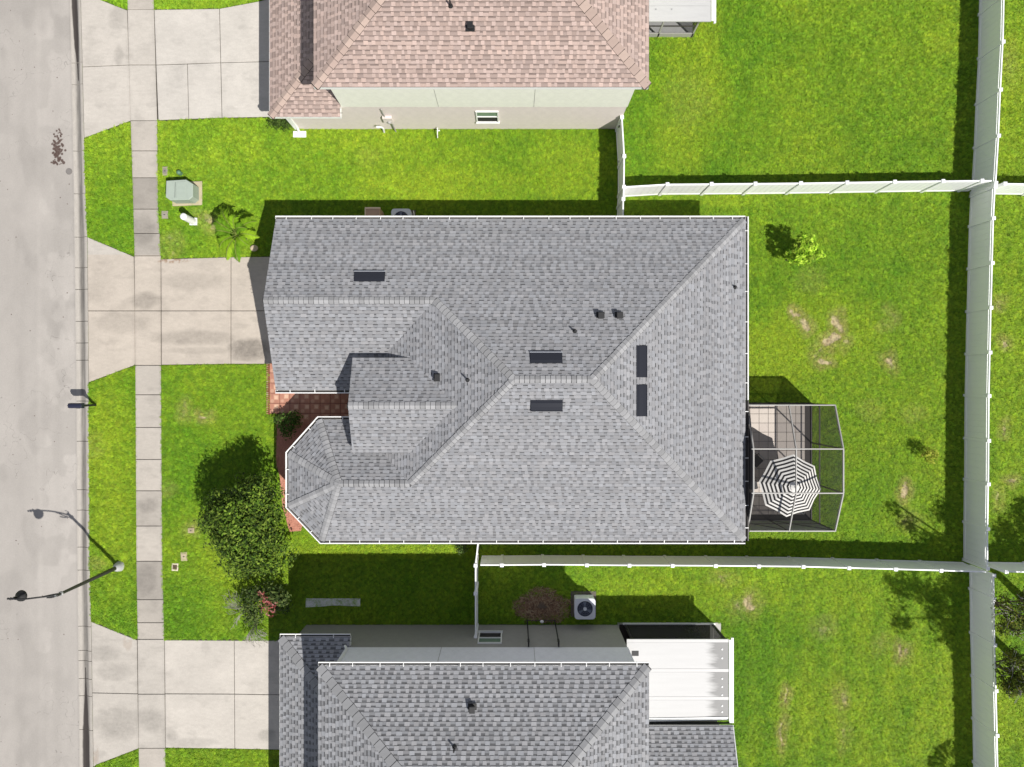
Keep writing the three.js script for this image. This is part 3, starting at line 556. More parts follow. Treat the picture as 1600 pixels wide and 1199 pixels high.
// two-storey neighbours share a plan, mirrored about the street line of lots
const STs = { course: 0.165, hi: [0.11, 0.24], lo: [0.11, 0.24], hiTone: [1.1, 1.0, 1.05, 0.92], loTone: [0.88, 0.8, 0.92, 0.74], rgb: [0.305, 0.308, 0.322], lift: 0.022, band: 0.075, bandTone: 0.40 };
const STn = { course: 0.165, hi: [0.09, 0.19], lo: [0.11, 0.34], hiTone: [1.16, 1.08, 1.12, 0.98], loTone: [0.86, 0.8, 0.92, 0.76, 1.0], rgb: [0.45, 0.342, 0.30], lift: 0.02, band: 0.055, bandTone: 0.60 };
function twoStorey(o) {
  const { s, label, zf, x0, x1, gx, gx1, st, capRGB, upper, lower } = o;   // s: -1 lot to the north, +1 lot to the south; zf: eave line facing the large house
  const Hh = 5.7, hd = 4.95, zb = zf + s * 2 * hd, zm = zf + s * hd, hr = Hh + MS * hd, house = thing('two_storey_house', label, 'house');
  const e = [x0, x1].map((x) => x);
  const F = {
    front: [[x0, zf, Hh], [x1, zf, Hh], [x1 - hd, zm, hr], [x0 + hd, zm, hr]], back: [[x0, zb, Hh], [x1, zb, Hh], [x1 - hd, zm, hr], [x0 + hd, zm, hr]],
    west: [[x0, zf, Hh], [x0, zb, Hh], [x0 + hd, zm, hr]], east: [[x1, zf, Hh], [x1, zb, Hh], [x1 - hd, zm, hr]],
  };
  const zl = o.zl, xwl = o.xwl, hl = 2.75, d = xwl - gx;               // low garage roof against the tall wall
  F.lowFront = [[gx, zl, hl], [gx1, zl, hl], [gx1, zl + s * 0.36, hl + MS * 0.36], [xwl, zl + s * 0.36, hl + MS * 0.36], [xwl, zl + s * d, hl + MS * d]];
  F.lowWest = [[gx, zl, hl], [xwl, zl + s * d, hl + MS * d], [xwl, zl + s * 9, hl + MS * d], [gx, zl + s * 9, hl]];
  if (o.porchRoof) F.porch = o.porchRoof;
  const roof = roofPart(house, F, st, o.sd);
  const cm = capRGB.map((c) => mat(c, { roughness: 0.95, map: grain, vertexColors: true })), pl = Object.fromEntries(Object.entries(F).map(([k, f]) => [k, planeOf(f)]));
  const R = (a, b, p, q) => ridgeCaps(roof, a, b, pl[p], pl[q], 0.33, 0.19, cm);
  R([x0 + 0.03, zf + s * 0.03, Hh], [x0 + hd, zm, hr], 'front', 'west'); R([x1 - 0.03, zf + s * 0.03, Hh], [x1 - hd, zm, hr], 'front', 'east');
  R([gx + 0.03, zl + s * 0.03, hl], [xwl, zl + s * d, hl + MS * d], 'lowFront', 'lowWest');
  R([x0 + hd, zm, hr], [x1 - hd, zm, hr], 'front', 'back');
  const zw2 = o.zw, q = [[xwl, zw2], [x1 - 0.35, zw2], [x1 - 0.35, zb - s * 0.35], [xwl, zb - s * 0.35]];
  part('upper_wall', prism(q, o.split, Hh - 0.1, 0), upper, house);
  const gw = gx + 0.36, z9 = zl + s * 8.7;
  part('wall', prism(keep([[gw, zw2 + s * 0.012], [x1 - 0.38, zw2 + s * 0.012], [x1 - 0.38, zb - s * 0.35], [gw, z9]]), -0.1, hl - 0.13, 0), lower, house);
  part('wall', prism([[xwl + 0.02, zw2 + s * 0.012], [x1 - 0.38, zw2 + s * 0.012], [x1 - 0.38, zb - s * 0.37], [xwl + 0.02, zb - s * 0.37]], hl - 0.13, o.split, 0), lower, house);
  // soffit and fascia
  for (const [a, b] of [[[x0, zf], [x1, zf]], [[x0 + 0.012, zf], [x0 + 0.012, zb]], [[x1 - 0.012, zf], [x1 - 0.012, zb]]]) part('fascia', bar([a[0], Hh - 0.1, a[1]], [b[0], Hh - 0.1, b[1]], 0.03, 0.17), M.whiteMetal, house);
  for (const [a, b] of [[[gx, zl], [gx1, zl]], [[gx, zl], [gx, zl + s * 9]], [[gx1, zl], [gx1, zw2]]]) part('fascia', bar([a[0], hl - 0.08, a[1]], [b[0], hl - 0.08, b[1]], 0.03, 0.17), M.whiteMetal, house);
  const gd = part('garage_door', box(0.05, 2.1, 4.6, gw - 0.03, 1.1, zl + s * 3.3), o.door, house);
  for (let r = 0; r < 4; r++) for (let k = 0; k < 5; k++) part('panel', box(0.02, 0.4, 0.8, gw - 0.065, 0.36 + r * 0.51, zl + s * 3.3 - 1.8 + k * 0.9), o.door, gd);
  for (const x of o.seams) part('control_joint', box(0.014, Hh - 0.1 - o.split - 0.02, 0.01, x, (Hh - 0.1 + o.split) / 2, zw2 - s * 0.003), M.groove, house);
  // the small window on the wall that faces the large house
  const [wx0, wx1, wy0, wy1] = o.win, wc = (wx0 + wx1) / 2, w = wx1 - wx0, h = wy1 - wy0, wz = zw2 - s * 0.012;
  const win = part('window', [box(w + 0.1, 0.06, 0.07, wc, wy1 + 0.02, wz), box(0.055, h, 0.07, wx0 - 0.02, (wy0 + wy1) / 2, wz), box(0.055, h, 0.07, wx1 + 0.02, (wy0 + wy1) / 2, wz), box(w, 0.05, 0.055, wc, wy0 + h * 0.52, wz)], M.whiteMetal, house);
  part('sill', box(w + 0.16, 0.07, 0.13, wc, wy0 - 0.035, wz - s * 0.01), M.whiteMetal, win);
  part('pane', box(w, h * 0.46, 0.02, wc, wy0 + h * 0.26, wz + s * 0.015), M.dark, win);
  part('pane', box(w, h * 0.42, 0.02, wc, wy0 + h * 0.77, wz + s * 0.012), M.glassGreen, win);
  const vent = (px, py, p) => { const c = onRoof(px, py, pl[p]); const g = new THREE.Group(); g.name = 'exhaust_vent'; g.position.set(...c); house.add(g); part('flashing', box(0.34, 0.02, 0.34, 0, 0.035, 0), M.black, g); part('hood', rbox(0.19, 0.2, 0.22, 0.05, 0, 0.12, 0), M.iron, g); part('cap', rbox(0.22, 0.04, 0.26, 0.018, 0, 0.23, 0), M.black, g); };
  const pipe = (px, py, p) => { const c = onRoof(px, py, pl[p]); const g = new THREE.Group(); g.name = 'pipe_vent'; g.position.set(...c); house.add(g); part('flashing', cyl(0.1, 0.06, 0.09, 0, -0.01, 0), M.black, g); part('pipe', cyl(0.035, 0.035, 0.36, 0, 0, 0, 10), M.iron, g); };
  o.vents.forEach(([x, y]) => vent(x, y, 'front')); o.pipes.forEach(([x, y]) => pipe(x, y, 'front'));
  return { house, pl, Hh };
}
const grey = (...v) => v.map((k) => [k, k * 1.005, k * 1.03]);
const southH = twoStorey({ s: 1, label: 'two-storey house with a dark-flecked grey roof and pale upper wall', zf: 11.1, x0: -7.62, x1: 5.38, gx: -10.1, gx1: -7.04, zl: 11.04, xwl: -7.2, zw: 11.42, split: 2.9, st: STs, sd: 913, capRGB: grey(0.29, 0.26, 0.31, 0.27), upper: M.paleWall, lower: M.greyWall, door: M.vinylOld, seams: [-3.05, 0.95], win: [-1.47, -0.5, 1.15, 2.42], vents: [[738, 1106]], pipes: [[710, 1168]],
  porchRoof: [[4.9, 14.92, 2.75], [9.62, 14.92, 2.75], [9.62, 18.6, 2.75 + MS * 3.68], [4.9, 18.6, 2.75 + MS * 3.68]] });
gutter(southH.house, [[5.38, 11.1], [-7.62, 11.1]], 5.705, 1, 0.98);
gutter(southH.house, [[-7.04, 11.04], [-10.1, 11.04]], 2.755, 1, 1.3);
part('downspout', tube([[-7.35, 5.6, 11.06], [-7.12, 5.35, 11.3], [-7.1, 5.1, 11.36], [-7.1, 3.2, 11.36], [-7.2, 3.05, 11.3]], 0.05, 30, 8), M.whiteMetal, southH.house);
part('fascia', bar([9.63, 2.67, 14.9], [9.63, 2.67 + MS * 3.7, 18.6], 0.03, 0.16), M.whiteMetal, southH.house);
part('wall', prism(keep([[5.0, 15.3], [9.3, 15.3], [9.3, 18.5], [5.0, 18.5]]), -0.1, 2.7, 0), M.greyWall, southH.house);

const northH = twoStorey({ s: -1, label: 'two-storey house with a pinkish brown roof, cream upper wall and blush lower wall', zf: -11.66, x0: -7.8, x1: 5.38, gx: -10.55, gx1: -7.46, zl: -11.6, xwl: -7.42, zw: -12.05, split: 2.72, st: STn, sd: 3131, capRGB: [[0.44, 0.335, 0.285], [0.41, 0.31, 0.265], [0.47, 0.36, 0.305], [0.425, 0.32, 0.275]], upper: M.cream, lower: M.blush, door: M.vinylOld, seams: [-3.2, 0.95], win: [-1.57, -0.65, 1.0, 2.2], vents: [[735, 43]], pipes: [[704, 9]] });
{
  const h = northH.house;
  part('downspout', [tube([[-10.1, 2.6, -11.62], [-10.1, 2.35, -11.95], [-10.08, 2.1, -12.0], [-10.08, 0.25, -12.0], [-10.05, 0.12, -11.8]], 0.055, 30, 8)], M.whiteMetal, h);
  part('corner_trim', box(0.14, 2.5, 0.05, -10.2, 1.25, -12.04), M.whiteMetal, h);
  // power meter, conduits and a hose pipe on the sunny wall
  const m = part('power_meter', box(0.42, 0.62, 0.14, -5.62, 1.45, -11.97), M.blush, h);
  part('dial', new THREE.SphereGeometry(0.1, 16, 10).scale(1, 1, 0.8).translate(-5.58, 1.35, -11.88), M.aluLight, m);
  part('conduit', [cyl(0.03, 0.03, 1.1, -5.5, 0, -11.93, 10), cyl(0.03, 0.03, 1.0, -5.72, 1.6, -11.98, 10)], M.aluLight, m);
  part('pipe', [tube([[-6.05, 0.05, -11.9], [-6.05, 0.6, -11.92], [-6.3, 0.75, -11.9]], 0.045, 16, 8)], M.whiteMetal, h);
  part('spigot', [tube([[-3.5, 0.35, -12.0], [-3.5, 0.35, -11.75], [-3.52, 0.1, -11.62]], 0.025, 14, 8), box(0.14, 0.05, 0.05, -3.45, 0.4, -11.85)], M.whiteMetal, h);
}

// ───────────────────────────── fences ─────────────────────────────
const FH = 1.75;
const panelCache = {};
function panelGeo(L) {
  const k = L.toFixed(2); if (panelCache[k]) return panelCache[k];
  const n = Math.max(1, Math.round(L / 0.285)), w = L / n, g = [];
  for (let i = 0; i < n; i++) { const a = i * w + 0.003, b = (i + 1) * w - 0.003; g.push(new THREE.ExtrudeGeometry(new THREE.Shape([[a, -0.011], [a + 0.006, -0.017], [b - 0.006, -0.017], [b, -0.011], [b, 0.011], [b - 0.006, 0.017], [a + 0.006, 0.017], [a, 0.011]].map(V2)), { depth: FH - 0.28, bevelEnabled: false }).rotateX(-Math.PI / 2).translate(0, 0.1, 0)); }
  g.push(box(L, FH - 0.3, 0.012, L / 2, 0.1 + (FH - 0.28) / 2, 0));
  return panelCache[k] = merge(g);
}
const postGeo = box(0.13, FH + 0.02, 0.13, 0, (FH + 0.02) / 2, 0);
const capGeo = merge([box(0.16, 0.03, 0.16, 0, FH + 0.03, 0), new THREE.ConeGeometry(0.112, 0.05, 4, 1).rotateY(Math.PI / 4).translate(0, FH + 0.07, 0)]);
function fence(label, tops, { ends = [1, 1], gate = [], mtl = M.vinyl, sag = 0 } = {}) {
  const f = thing('fence', label, 'fence', [0, 0, 0], 0, null);
  const pts = tops.map(([x, y]) => P(x, y, FH));
  pts.forEach((p, i) => {
    if ((i === 0 && !ends[0]) || (i === pts.length - 1 && !ends[1])) return;
    const q = pts[Math.min(i + 1, pts.length - 1)], r = pts[Math.max(i - 1, 0)], a = Math.atan2(-(q[1] - r[1]), q[0] - r[0]);
    const po = part('post', postGeo, mtl, f, [p[0], -0.02, p[1]]); po.rotation.y = a; part('post_cap', capGeo, mtl, po);
  });
  for (let i = 0; i + 1 < pts.length; i++) {
    const [a, b] = [pts[i], pts[i + 1]], L = Math.hypot(b[0] - a[0], b[1] - a[1]) - 0.13, an = Math.atan2(-(b[1] - a[1]), b[0] - a[0]);
    const ux = Math.cos(an), uz = -Math.sin(an), p = part('panel', panelGeo(L), mtl, f, [a[0] + ux * 0.065, 0.012 * hash(i, pts.length), a[1] + uz * 0.065]); p.rotation.y = an + 0.004 * (hash(i, 3) - 0.5);
    part('top_rail', rbox(L, 0.09, 0.062, 0.012, L / 2, FH - 0.07, 0), mtl, p);
    part('bottom_rail', rbox(L, 0.14, 0.062, 0.012, L / 2, 0.13, 0), mtl, p);
    if (gate.includes(i)) { part('latch', box(0.05, 0.16, 0.05, 0.12, 1.1, 0.05), M.black, p); part('hinge', [box(0.14, 0.05, 0.02, L - 0.08, 0.45, 0.04), box(0.14, 0.05, 0.02, L - 0.08, 1.35, 0.04)], M.black, p); }
  }
  return f;
}
fence('white vinyl back fence behind the yard of the pink-roofed house', [[1571, -80], [1569.5, -8], [1568, 65], [1564, 140], [1561, 212], [1556.5, 286]]);
fence('white vinyl back fence behind the lanai and young shrubs, with nine equal bays', [[1555.5, 291.5], [1553, 341], [1551, 411], [1549, 481], [1547.5, 551], [1546, 619], [1545.5, 689], [1545, 757], [1544, 827], [1543.8, 889]]);
fence('white vinyl back fence speckled by leaf shadows, behind the white patio roof yard', [[1553.5, 900], [1554, 937], [1555, 1009], [1557, 1080], [1558.5, 1150], [1560, 1222], [1562, 1292]]);
fence('sunlit white vinyl side fence between the pink-roofed house yard and the lanai yard', [[976, 292], [1043, 288], [1112, 287.5], [1180.5, 287], [1251.5, 286.3], [1324, 285.2], [1398.5, 284], [1474, 283], [1535, 282.3], [1553, 282.3]], { ends: [0, 0] });
fence('shaded white vinyl side fence between the lanai yard and the white patio roof yard', [[748, 883.5], [784, 883.5], [850, 883], [917, 883.5], [983.5, 884], [1051, 884.3], [1118.5, 884.6], [1186, 885.3], [1255.5, 886], [1327, 888], [1400, 890], [1471, 892], [1544, 894.5]], { ends: [0, 0] });
fence('short white fence and gate joining the pink-roofed house to the large grey house', [[972, 183], [975.5, 244], [975, 292], [974, 311], [973.5, 352]], { gate: [0], ends: [1, 0] });
fence('narrow white fence and gate across the shaded grass by the pale slab', [[748, 838], [743, 884], [743, 928], [743, 997]], { gate: [2], ends: [0, 1] });
fence('white vinyl fence stub beyond the back fence, at the pink-roofed lot corner', [[1571, 287], [1641, 288], [1711, 289]]);
fence('white vinyl fence stub beyond the back fence, beside the bare-twigged tree', [[1573, 894], [1643, 895], [1713, 896]]);

// ───────────────────────────── screen enclosure (lanai) ─────────────────────────────
{
  const L = thing('screen_enclosure', 'screened patio cage with pale aluminium frame and mansard top behind the house', 'screen enclosure');
  const X = [10.33, 12.15, 14.17], Z = [0.95, 2.8, 4.69, 6.47], hE = 2.5, hT = 3.27, HZ = [hE, hT, hT, hE], b = 0.046;
  const pt = (i, j) => [X[i], HZ[j], Z[j]];
  for (let i = 0; i < 3; i++) for (let j = 0; j < 3; j++) part('beam', bar(pt(i, j), pt(i, j + 1), i === 1 ? 0.04 : b, 0.1), M.aluLight, L);
  for (let j = 0; j < 4; j++) part('beam', bar([X[0] - 0.08, HZ[j] + 0.004, Z[j]], [X[2], HZ[j] + 0.004, Z[j]], b, 0.09), M.aluLight, L);
  for (const [i, j] of [[0, 0], [1, 0], [2, 0], [0, 3], [1, 3], [2, 3], [2, 1], [2, 2]]) part('post', bar([X[i], 0.04, Z[j]], [X[i], HZ[j] - 0.05, Z[j]], 0.05, 0.05), i === 2 && j % 3 ? M.bronze : M.bronze, L);
  for (const h of [0.06, 0.95]) { part('rail', bar([X[2], h, Z[0]], [X[2], h, Z[3]], 0.05, 0.05), M.bronze, L); part('rail', bar([X[0], h, Z[3]], [X[2], h, Z[3]], 0.05, 0.05), M.bronze, L); part('rail', bar([X[0], h, Z[0]], [X[2], h, Z[0]], 0.05, 0.05), M.bronze, L); }
  part('brace', [bar([X[0] + 0.1, 0.1, Z[3] - 0.01], [X[1], hE - 0.1, Z[3] - 0.01], 0.03), bar([X[1], 0.1, Z[3] - 0.01], [X[2], hE - 0.1, Z[3] - 0.01], 0.03)], M.bronze, L);
  const quad = (a, b2, c, d) => { const T = new Tri(); T.quad(a, b2, c, d); return T.geo(); };
  for (let i = 0; i < 2; i++) for (let j = 0; j < 3; j++) part('roof_screen', quad(pt(i, j), pt(i + 1, j), pt(i + 1, j + 1), pt(i, j + 1)), M.screenRoof, L);
  for (let j = 0; j < 3; j++) part('wall_screen', quad([X[2], 0.05, Z[j]], [X[2], 0.05, Z[j + 1]], pt(2, j + 1), pt(2, j)), M.screenEast, L);
  for (let i = 0; i < 2; i++) { part('wall_screen', quad([X[i], 0.05, Z[3]], [X[i + 1], 0.05, Z[3]], pt(i + 1, 3), pt(i, 3)), M.screenSouth, L); part('wall_screen', quad([X[i], 0.05, Z[0]], [X[i + 1], 0.05, Z[0]], pt(i + 1, 0), pt(i, 0)), screen(0.86), L); }
  // closing panel between the cage and the eave
  { const T = new Tri(); T.fan([[X[0], HE + 0.02, Z[0]], [X[0], HE + 0.02, Z[3]], [X[0], hE, Z[3]], [X[0], hT, Z[2]], [X[0], hT, Z[1]]]); part('eave_screen', T.geo(), screen(0.95), L); }
  part('eave_gutter', [box(0.14, 0.02, Z[3] - Z[0], X[0] - 0.09, HE - 0.09, (Z[0] + Z[3]) / 2), box(0.015, 0.1, Z[3] - Z[0], X[0] - 0.02, HE - 0.05, (Z[0] + Z[3]) / 2)], M.bronze, L);
  // tiled floor
  const fl = thing('patio_floor', 'beige square tiled patio floor inside the screened cage', 'patio floor', [0, 0, 0], 0, null, 'structure');
  part('base', prism(keep([[9.7, 0.9], [14.22, 0.9], [14.22, 6.52], [9.7, 6.52]]), -0.1, 0.03, 0.01), mat([0.075, 0.066, 0.062]), fl);
  const tw = 0.434, tm = [[0.70, 0.62, 0.55], [0.67, 0.59, 0.53], [0.72, 0.64, 0.57]].map((c) => mat(c, { roughness: 0.55, map: grain }));
  const tg = rbox(tw - 0.016, 0.02, tw - 0.016, 0.006, 0, 0.04, 0);
  for (let i = 0; i < 9; i++) for (let j = 0; j < 12; j++) { const x = 13.87 - tw * (i + 0.5), z = 1.0 + tw * (j + 0.5); if (x < 9.7) continue; part('tile', tg, pick(tm), fl, [x, 0, z]); }
}
{ // striped parasol
  const c = [12.33, 0.05, 4.53], R = 1.40, U = thing('parasol', 'black and white striped octagonal patio umbrella inside the screened cage', 'parasol', c, 0);
  const T = new Tri(), rot = 6.5 * Math.PI / 180, rings = 17, hAt = (t) => 2.62 - 0.52 * Math.pow(t, 1.25);
  const W = [0.80, 0.78, 0.74], K = [0.018, 0.017, 0.018];
  for (let i = 0; i < 8; i++) for (let r = 0; r < rings; r++) {
    const t0 = r / rings, t1 = (r + 1) / rings, a0 = rot + i * Math.PI / 4, a1 = a0 + Math.PI / 4;
    const v = (t, a, s = 0) => [Math.cos(a) * R * t * (1 - s), hAt(t) - 0.05 * t * (s > 0 ? 1 : 0), Math.sin(a) * R * t * (1 - s)];
    const am = (a0 + a1) / 2, mid = (t) => { const k = Math.cos(Math.PI / 8) * (1 - 0.025 * t); return [Math.cos(am) * R * t * k, hAt(t) - 0.035 * t, Math.sin(am) * R * t * k]; };
    const col = r % 2 ? K : W;
    T.quad(v(t0, a0), v(t1, a0), mid(t1), mid(t0), col); T.quad(mid(t0), mid(t1), v(t1, a1), v(t0, a1), col);
  }
  part('canopy', T.geo(), mat([1, 1, 1], { vertexColors: true, roughness: 0.85 }), U);
  part('vent_cap', new THREE.ConeGeometry(0.2, 0.09, 8, 1, true).rotateY(rot).translate(0.02, 2.66, 0), mat(W, { roughness: 0.85 }), U);
  part('finial', new THREE.SphereGeometry(0.03, 10, 8).translate(0.02, 2.72, 0), M.black, U);
  for (let i = 0; i < 8; i++) { const a = rot + i * Math.PI / 4; part('rib', bar([0, 2.58, 0], [Math.cos(a) * R * 0.99, hAt(1) - 0.015, Math.sin(a) * R * 0.99], 0.014), M.black, U); }
  part('pole', cyl(0.02, 0.02, 2.6, 0, 0, 0, 10), M.iron, U); part('base', cyl(0.26, 0.2, 0.08, 0, 0, 0, 24), M.iron, U);
}
{ // patio table, chairs, lounge chair, little things under the parasol
  const t = thing('patio_table', 'round dark metal table under the striped umbrella', 'table', [12.33, 0.05, 4.53]);
  part('tabletop', new THREE.CylinderGeometry(0.55, 0.55, 0.03, 32).translate(0, 0.72, 0), M.iron, t);
  for (let i = 0; i < 4; i++) { const a = i * Math.PI / 2 + 0.5; part('leg', bar([Math.cos(a) * 0.42, 0, Math.sin(a) * 0.42], [Math.cos(a) * 0.3, 0.71, Math.sin(a) * 0.3], 0.03), M.iron, t); }
  const chair = (x, z, turn, label) => {
    const g = thing('patio_chair', label, 'chair', [x, 0.05, z], turn, 'dark patio chairs by the striped umbrella');
    part('seat', rbox(0.48, 0.04, 0.46, 0.015, 0, 0.43, 0), M.bronze, g);
    for (let k = 0; k < 4; k++) part('backrest', bar([-0.18 + k * 0.12, 0.46, -0.22], [-0.18 + k * 0.12, 0.9, -0.32], 0.05, 0.014), M.bronze, g);
    part('back_rail', bar([-0.25, 0.9, -0.32], [0.25, 0.9, -0.32], 0.035), M.bronze, g);
    for (const sx of [-1, 1]) { part('armrest', tube([[sx * 0.26, 0.86, -0.31], [sx * 0.28, 0.68, -0.2], [sx * 0.28, 0.66, 0.15], [sx * 0.27, 0.4, 0.22]], 0.022, 20, 8), M.galv, g); part('leg', bar([sx * 0.24, 0, 0.24], [sx * 0.22, 0.42, 0.2], 0.03), M.bronze, g); part('leg', bar([sx * 0.24, 0, -0.3], [sx * 0.22, 0.46, -0.22], 0.03), M.bronze, g); }
  };
  chair(11.42, 3.62, 0.8, 'dark patio chair on the tiles at the house side of the striped umbrella');
  chair(13.35, 5.55, -2.3, 'dark patio chair half hidden under the far rim of the striped umbrella');
  const l = thing('lounge_chair', 'white lounge chair tucked between the house eave and the striped umbrella', 'lounge chair', [11.0, 0.05, 4.82], 0.15);
  part('cushion', rbox(1.0, 0.1, 0.36, 0.045, 0, 0.36, 0), M.whiteMetal, l); part('frame', [box(1.0, 0.03, 0.4, 0, 0.29, 0)], M.bronze, l);
  for (const sx of [-0.42, 0.42]) for (const sz of [-0.16, 0.16]) part('leg', box(0.03, 0.28, 0.03, sx, 0.14, sz), M.bronze, l);
  const pl = thing('patio_lantern', 'little white-topped lantern on the tiles by the cage corner', 'lantern', [13.62, 0.05, 6.05]);
  part('body', cyl(0.07, 0.07, 0.22, 0, 0, 0, 12), M.iron, pl); part('cap', new THREE.ConeGeometry(0.1, 0.1, 12).translate(0, 0.27, 0), M.whiteMetal, pl);
}

// ───────────────────────────── patio roofs of the neighbours ─────────────────────────────
const dirt = makeTex(256, 256, (i, j, c) => { const u = i / 255, v = j / 255; let t = 0.98 - 0.06 * fbm(u * 4, v * 9, 3, 3); const k = smooth(0.74, 0.93, u + 0.10 * (fbm(u * 9, v * 14, 7, 3) - 0.5)) * (0.6 + 0.5 * fbm(u * 14, v * 14, 17, 3)); t *= 1 - 0.62 * Math.min(1, k * 1.9); t *= 0.97 + 0.05 * hash(i, j, 2); c[0] = t * 0.49; c[1] = t * 0.488; c[2] = t * 0.483; });
const dirtMat = mat(null, { map: dirt, roughness: 0.5 }), cleanRoof = mat([0.54, 0.537, 0.53], { map: grain, roughness: 0.5 });
function patioRoof(label, x0, x1, seams, h, z0, dirty) {
  const g = thing('patio_cover', label, 'patio cover');
  const uv = (za, zb) => (x, z) => [(x - x0) / (x1 - x0), (z - za) / (zb - za)];
  for (let i = 0; i + 1 < seams.length; i++) {
    const [a, b] = span(seams[i], seams[i + 1]);
    part('roof_panel', prism([[x0, a + 0.07], [x1 - 0.13, a + 0.07], [x1 - 0.13, b - 0.07], [x0, b - 0.07]], h - 0.09, h, 0.01, uv(a, b)), dirty ? dirtMat : cleanRoof, g);
    part('seam_rib', box(x1 - x0 - 0.13, 0.06, 0.138, (x0 + x1 - 0.13) / 2, h - 0.025, i === 0 ? seams[0] + Math.sign(seams[1] - seams[0]) * 0.0 : seams[i]), cleanRoof, g);
    if (dirty) for (let k = 0; k < 2 + (i & 1); k++) part('screw_cap', new THREE.SphereGeometry(0.045, 10, 8).scale(1, 0.5, 1), M.whiteMetal, g, [x1 - 0.42, h + 0.005, a + 0.25 + (b - a - 0.4) * (k + 0.3) / 2.3]);
    else for (let k = 0; k < 3; k++) part('screw_cap', new THREE.CylinderGeometry(0.035, 0.035, 0.01, 10), M.galv, g, [x0 + 0.65 + k * 0.7, h + 0.006, (a + b) / 2 - 0.12]);
  }
  const [za, zb] = span(seams[0], seams[seams.length - 1]);
  part('gutter', [box(0.12, 0.05, zb - za + 0.1, x1 - 0.06, h + 0.01, (za + zb) / 2), box(0.10, 0.09, zb - za + 0.2, x1 + 0.06, h - 0.10, (za + zb) / 2)], M.whiteMetal, g);
  return g;
}
{
  const h = 2.42, g = patioRoof('flat white panel patio roof with grimy outer edge beside the grey two-storey house', 5.05, 9.66, [11.32, 12.62, 13.85, 14.86], h, 11.3, true);
  part('roof_patch', box(0.3, 0.012, 0.22, 5.42, h + 0.008, 11.87).translate(0, 0, 0), M.iron, g);
  part('upstand', bar([5.1, h + 0.02, 14.8], [9.5, h + 0.02, 14.72], 0.14, 0.03), M.vinylOld, g);
  part('valley', box(4.5, 0.02, 0.07, 7.3, h + 0.06, 14.9), M.black, g);
  for (const [x, z] of [[9.5, 11.42], [5.35, 11.42]]) part('post', box(0.08, h - 0.1, 0.08, x, (h - 0.1) / 2, z), M.bronze, g);
  part('kick_plate', box(4.35, 0.12, 0.07, 7.42, 0.1, 11.36), M.whiteMetal, g);
  const q = (a, b, c, d) => { const T = new Tri(); T.quad(a, b, c, d); return T.geo(); };
  part('wall_screen', q([5.3, 0.16, 11.37], [9.5, 0.16, 11.37], [9.5, h - 0.1, 11.37], [5.3, h - 0.1, 11.37]), M.screenDark, g);
  part('wall_screen', q([9.55, 0.05, 11.37], [9.55, 0.05, 14.8], [9.55, h - 0.1, 14.8], [9.55, h - 0.1, 11.37]), screen(0.8), g);
  const fl = solo('patio_slab', prism(keep([[5.0, 11.33], [9.9, 11.33], [9.9, 14.95], [5.0, 14.95]]), -0.1, 0.04, 0.012), mat([0.5, 0.48, 0.45], { map: grain }), 'pale concrete slab under the flat white patio roof', 'patio slab', null, 'structure');
  solo('floor_shade', prism([[5.08, 11.41], [9.38, 11.41], [9.38, 14.6], [5.08, 14.6]], 0.045, 0.055, 0.003), mat([0.035, 0.028, 0.025], { roughness: 1 }), 'dark sheet standing in for shade on the patio floor below the white roof', 'shade_sheet');  // dark sheet over the slab paints the shade under the patio roof
  const t = thing('patio_stand', 'small dark side table holding a white ornament under the white patio roof', 'side table', [8.55, 0.06, 11.85]);
  part('tabletop', box(0.55, 0.03, 0.5, 0, 0.5, 0), M.iron, t); for (const [x, z] of [[-1, -1], [1, -1], [-1, 1], [1, 1]]) part('leg', box(0.03, 0.5, 0.03, x * 0.24, 0.25, z * 0.21), M.iron, t);
  solo('ornament', [cyl(0.05, 0.03, 0.1, 8.6, 0.575, 11.95, 12), new THREE.SphereGeometry(0.045, 10, 8).translate(8.6, 0.72, 11.95), box(0.16, 0.03, 0.03, 8.6, 0.66, 11.95)], M.whiteMetal, 'tiny white cross-shaped ornament on the dark side table', 'ornament');
}
{
  const h = 2.3, g = patioRoof('clean white panel patio roof beside the pink-roofed house', 5.0, 8.92, [-16.06, -16.75, -18.0, -19.3, -20.6], h, -16, false);
  for (const [x, z] of [[8.5, -16.45], [6.9, -16.45], [5.15, -16.45], [8.5, -20]]) part('post', box(0.07, h - 0.1, 0.07, x, (h - 0.1) / 2, z), M.aluLight, g);
  part('kick_plate', box(3.5, 0.36, 0.05, 6.8, 0.18, -16.44), M.aluLight, g);
  const q = (a, b, c, d) => { const T = new Tri(); T.quad(a, b, c, d); return T.geo(); };
  part('wall_screen', q([5.1, 0.36, -16.44], [8.5, 0.36, -16.44], [8.5, h - 0.1, -16.44], [5.1, h - 0.1, -16.44]), screen(0.22), g);
  part('wall_screen', q([8.5, 0.05, -16.44], [8.5, 0.05, -20], [8.5, h - 0.1, -20], [8.5, h - 0.1, -16.44]), screen(0.75), g);
  part('rail', [bar([5.1, 1.0, -16.44], [8.5, 1.0, -16.44], 0.04)], M.bronze, g);
  solo('patio_slab', prism(keep([[5.0, -16.42], [8.56, -16.42], [8.56, -20.6], [5.0, -20.6]]), -0.1, 0.05, 0.01), mat([0.40, 0.40, 0.40], { map: grain }), 'grey concrete slab inside the screened patio of the pink-roofed house', 'patio slab', null, 'structure');
}

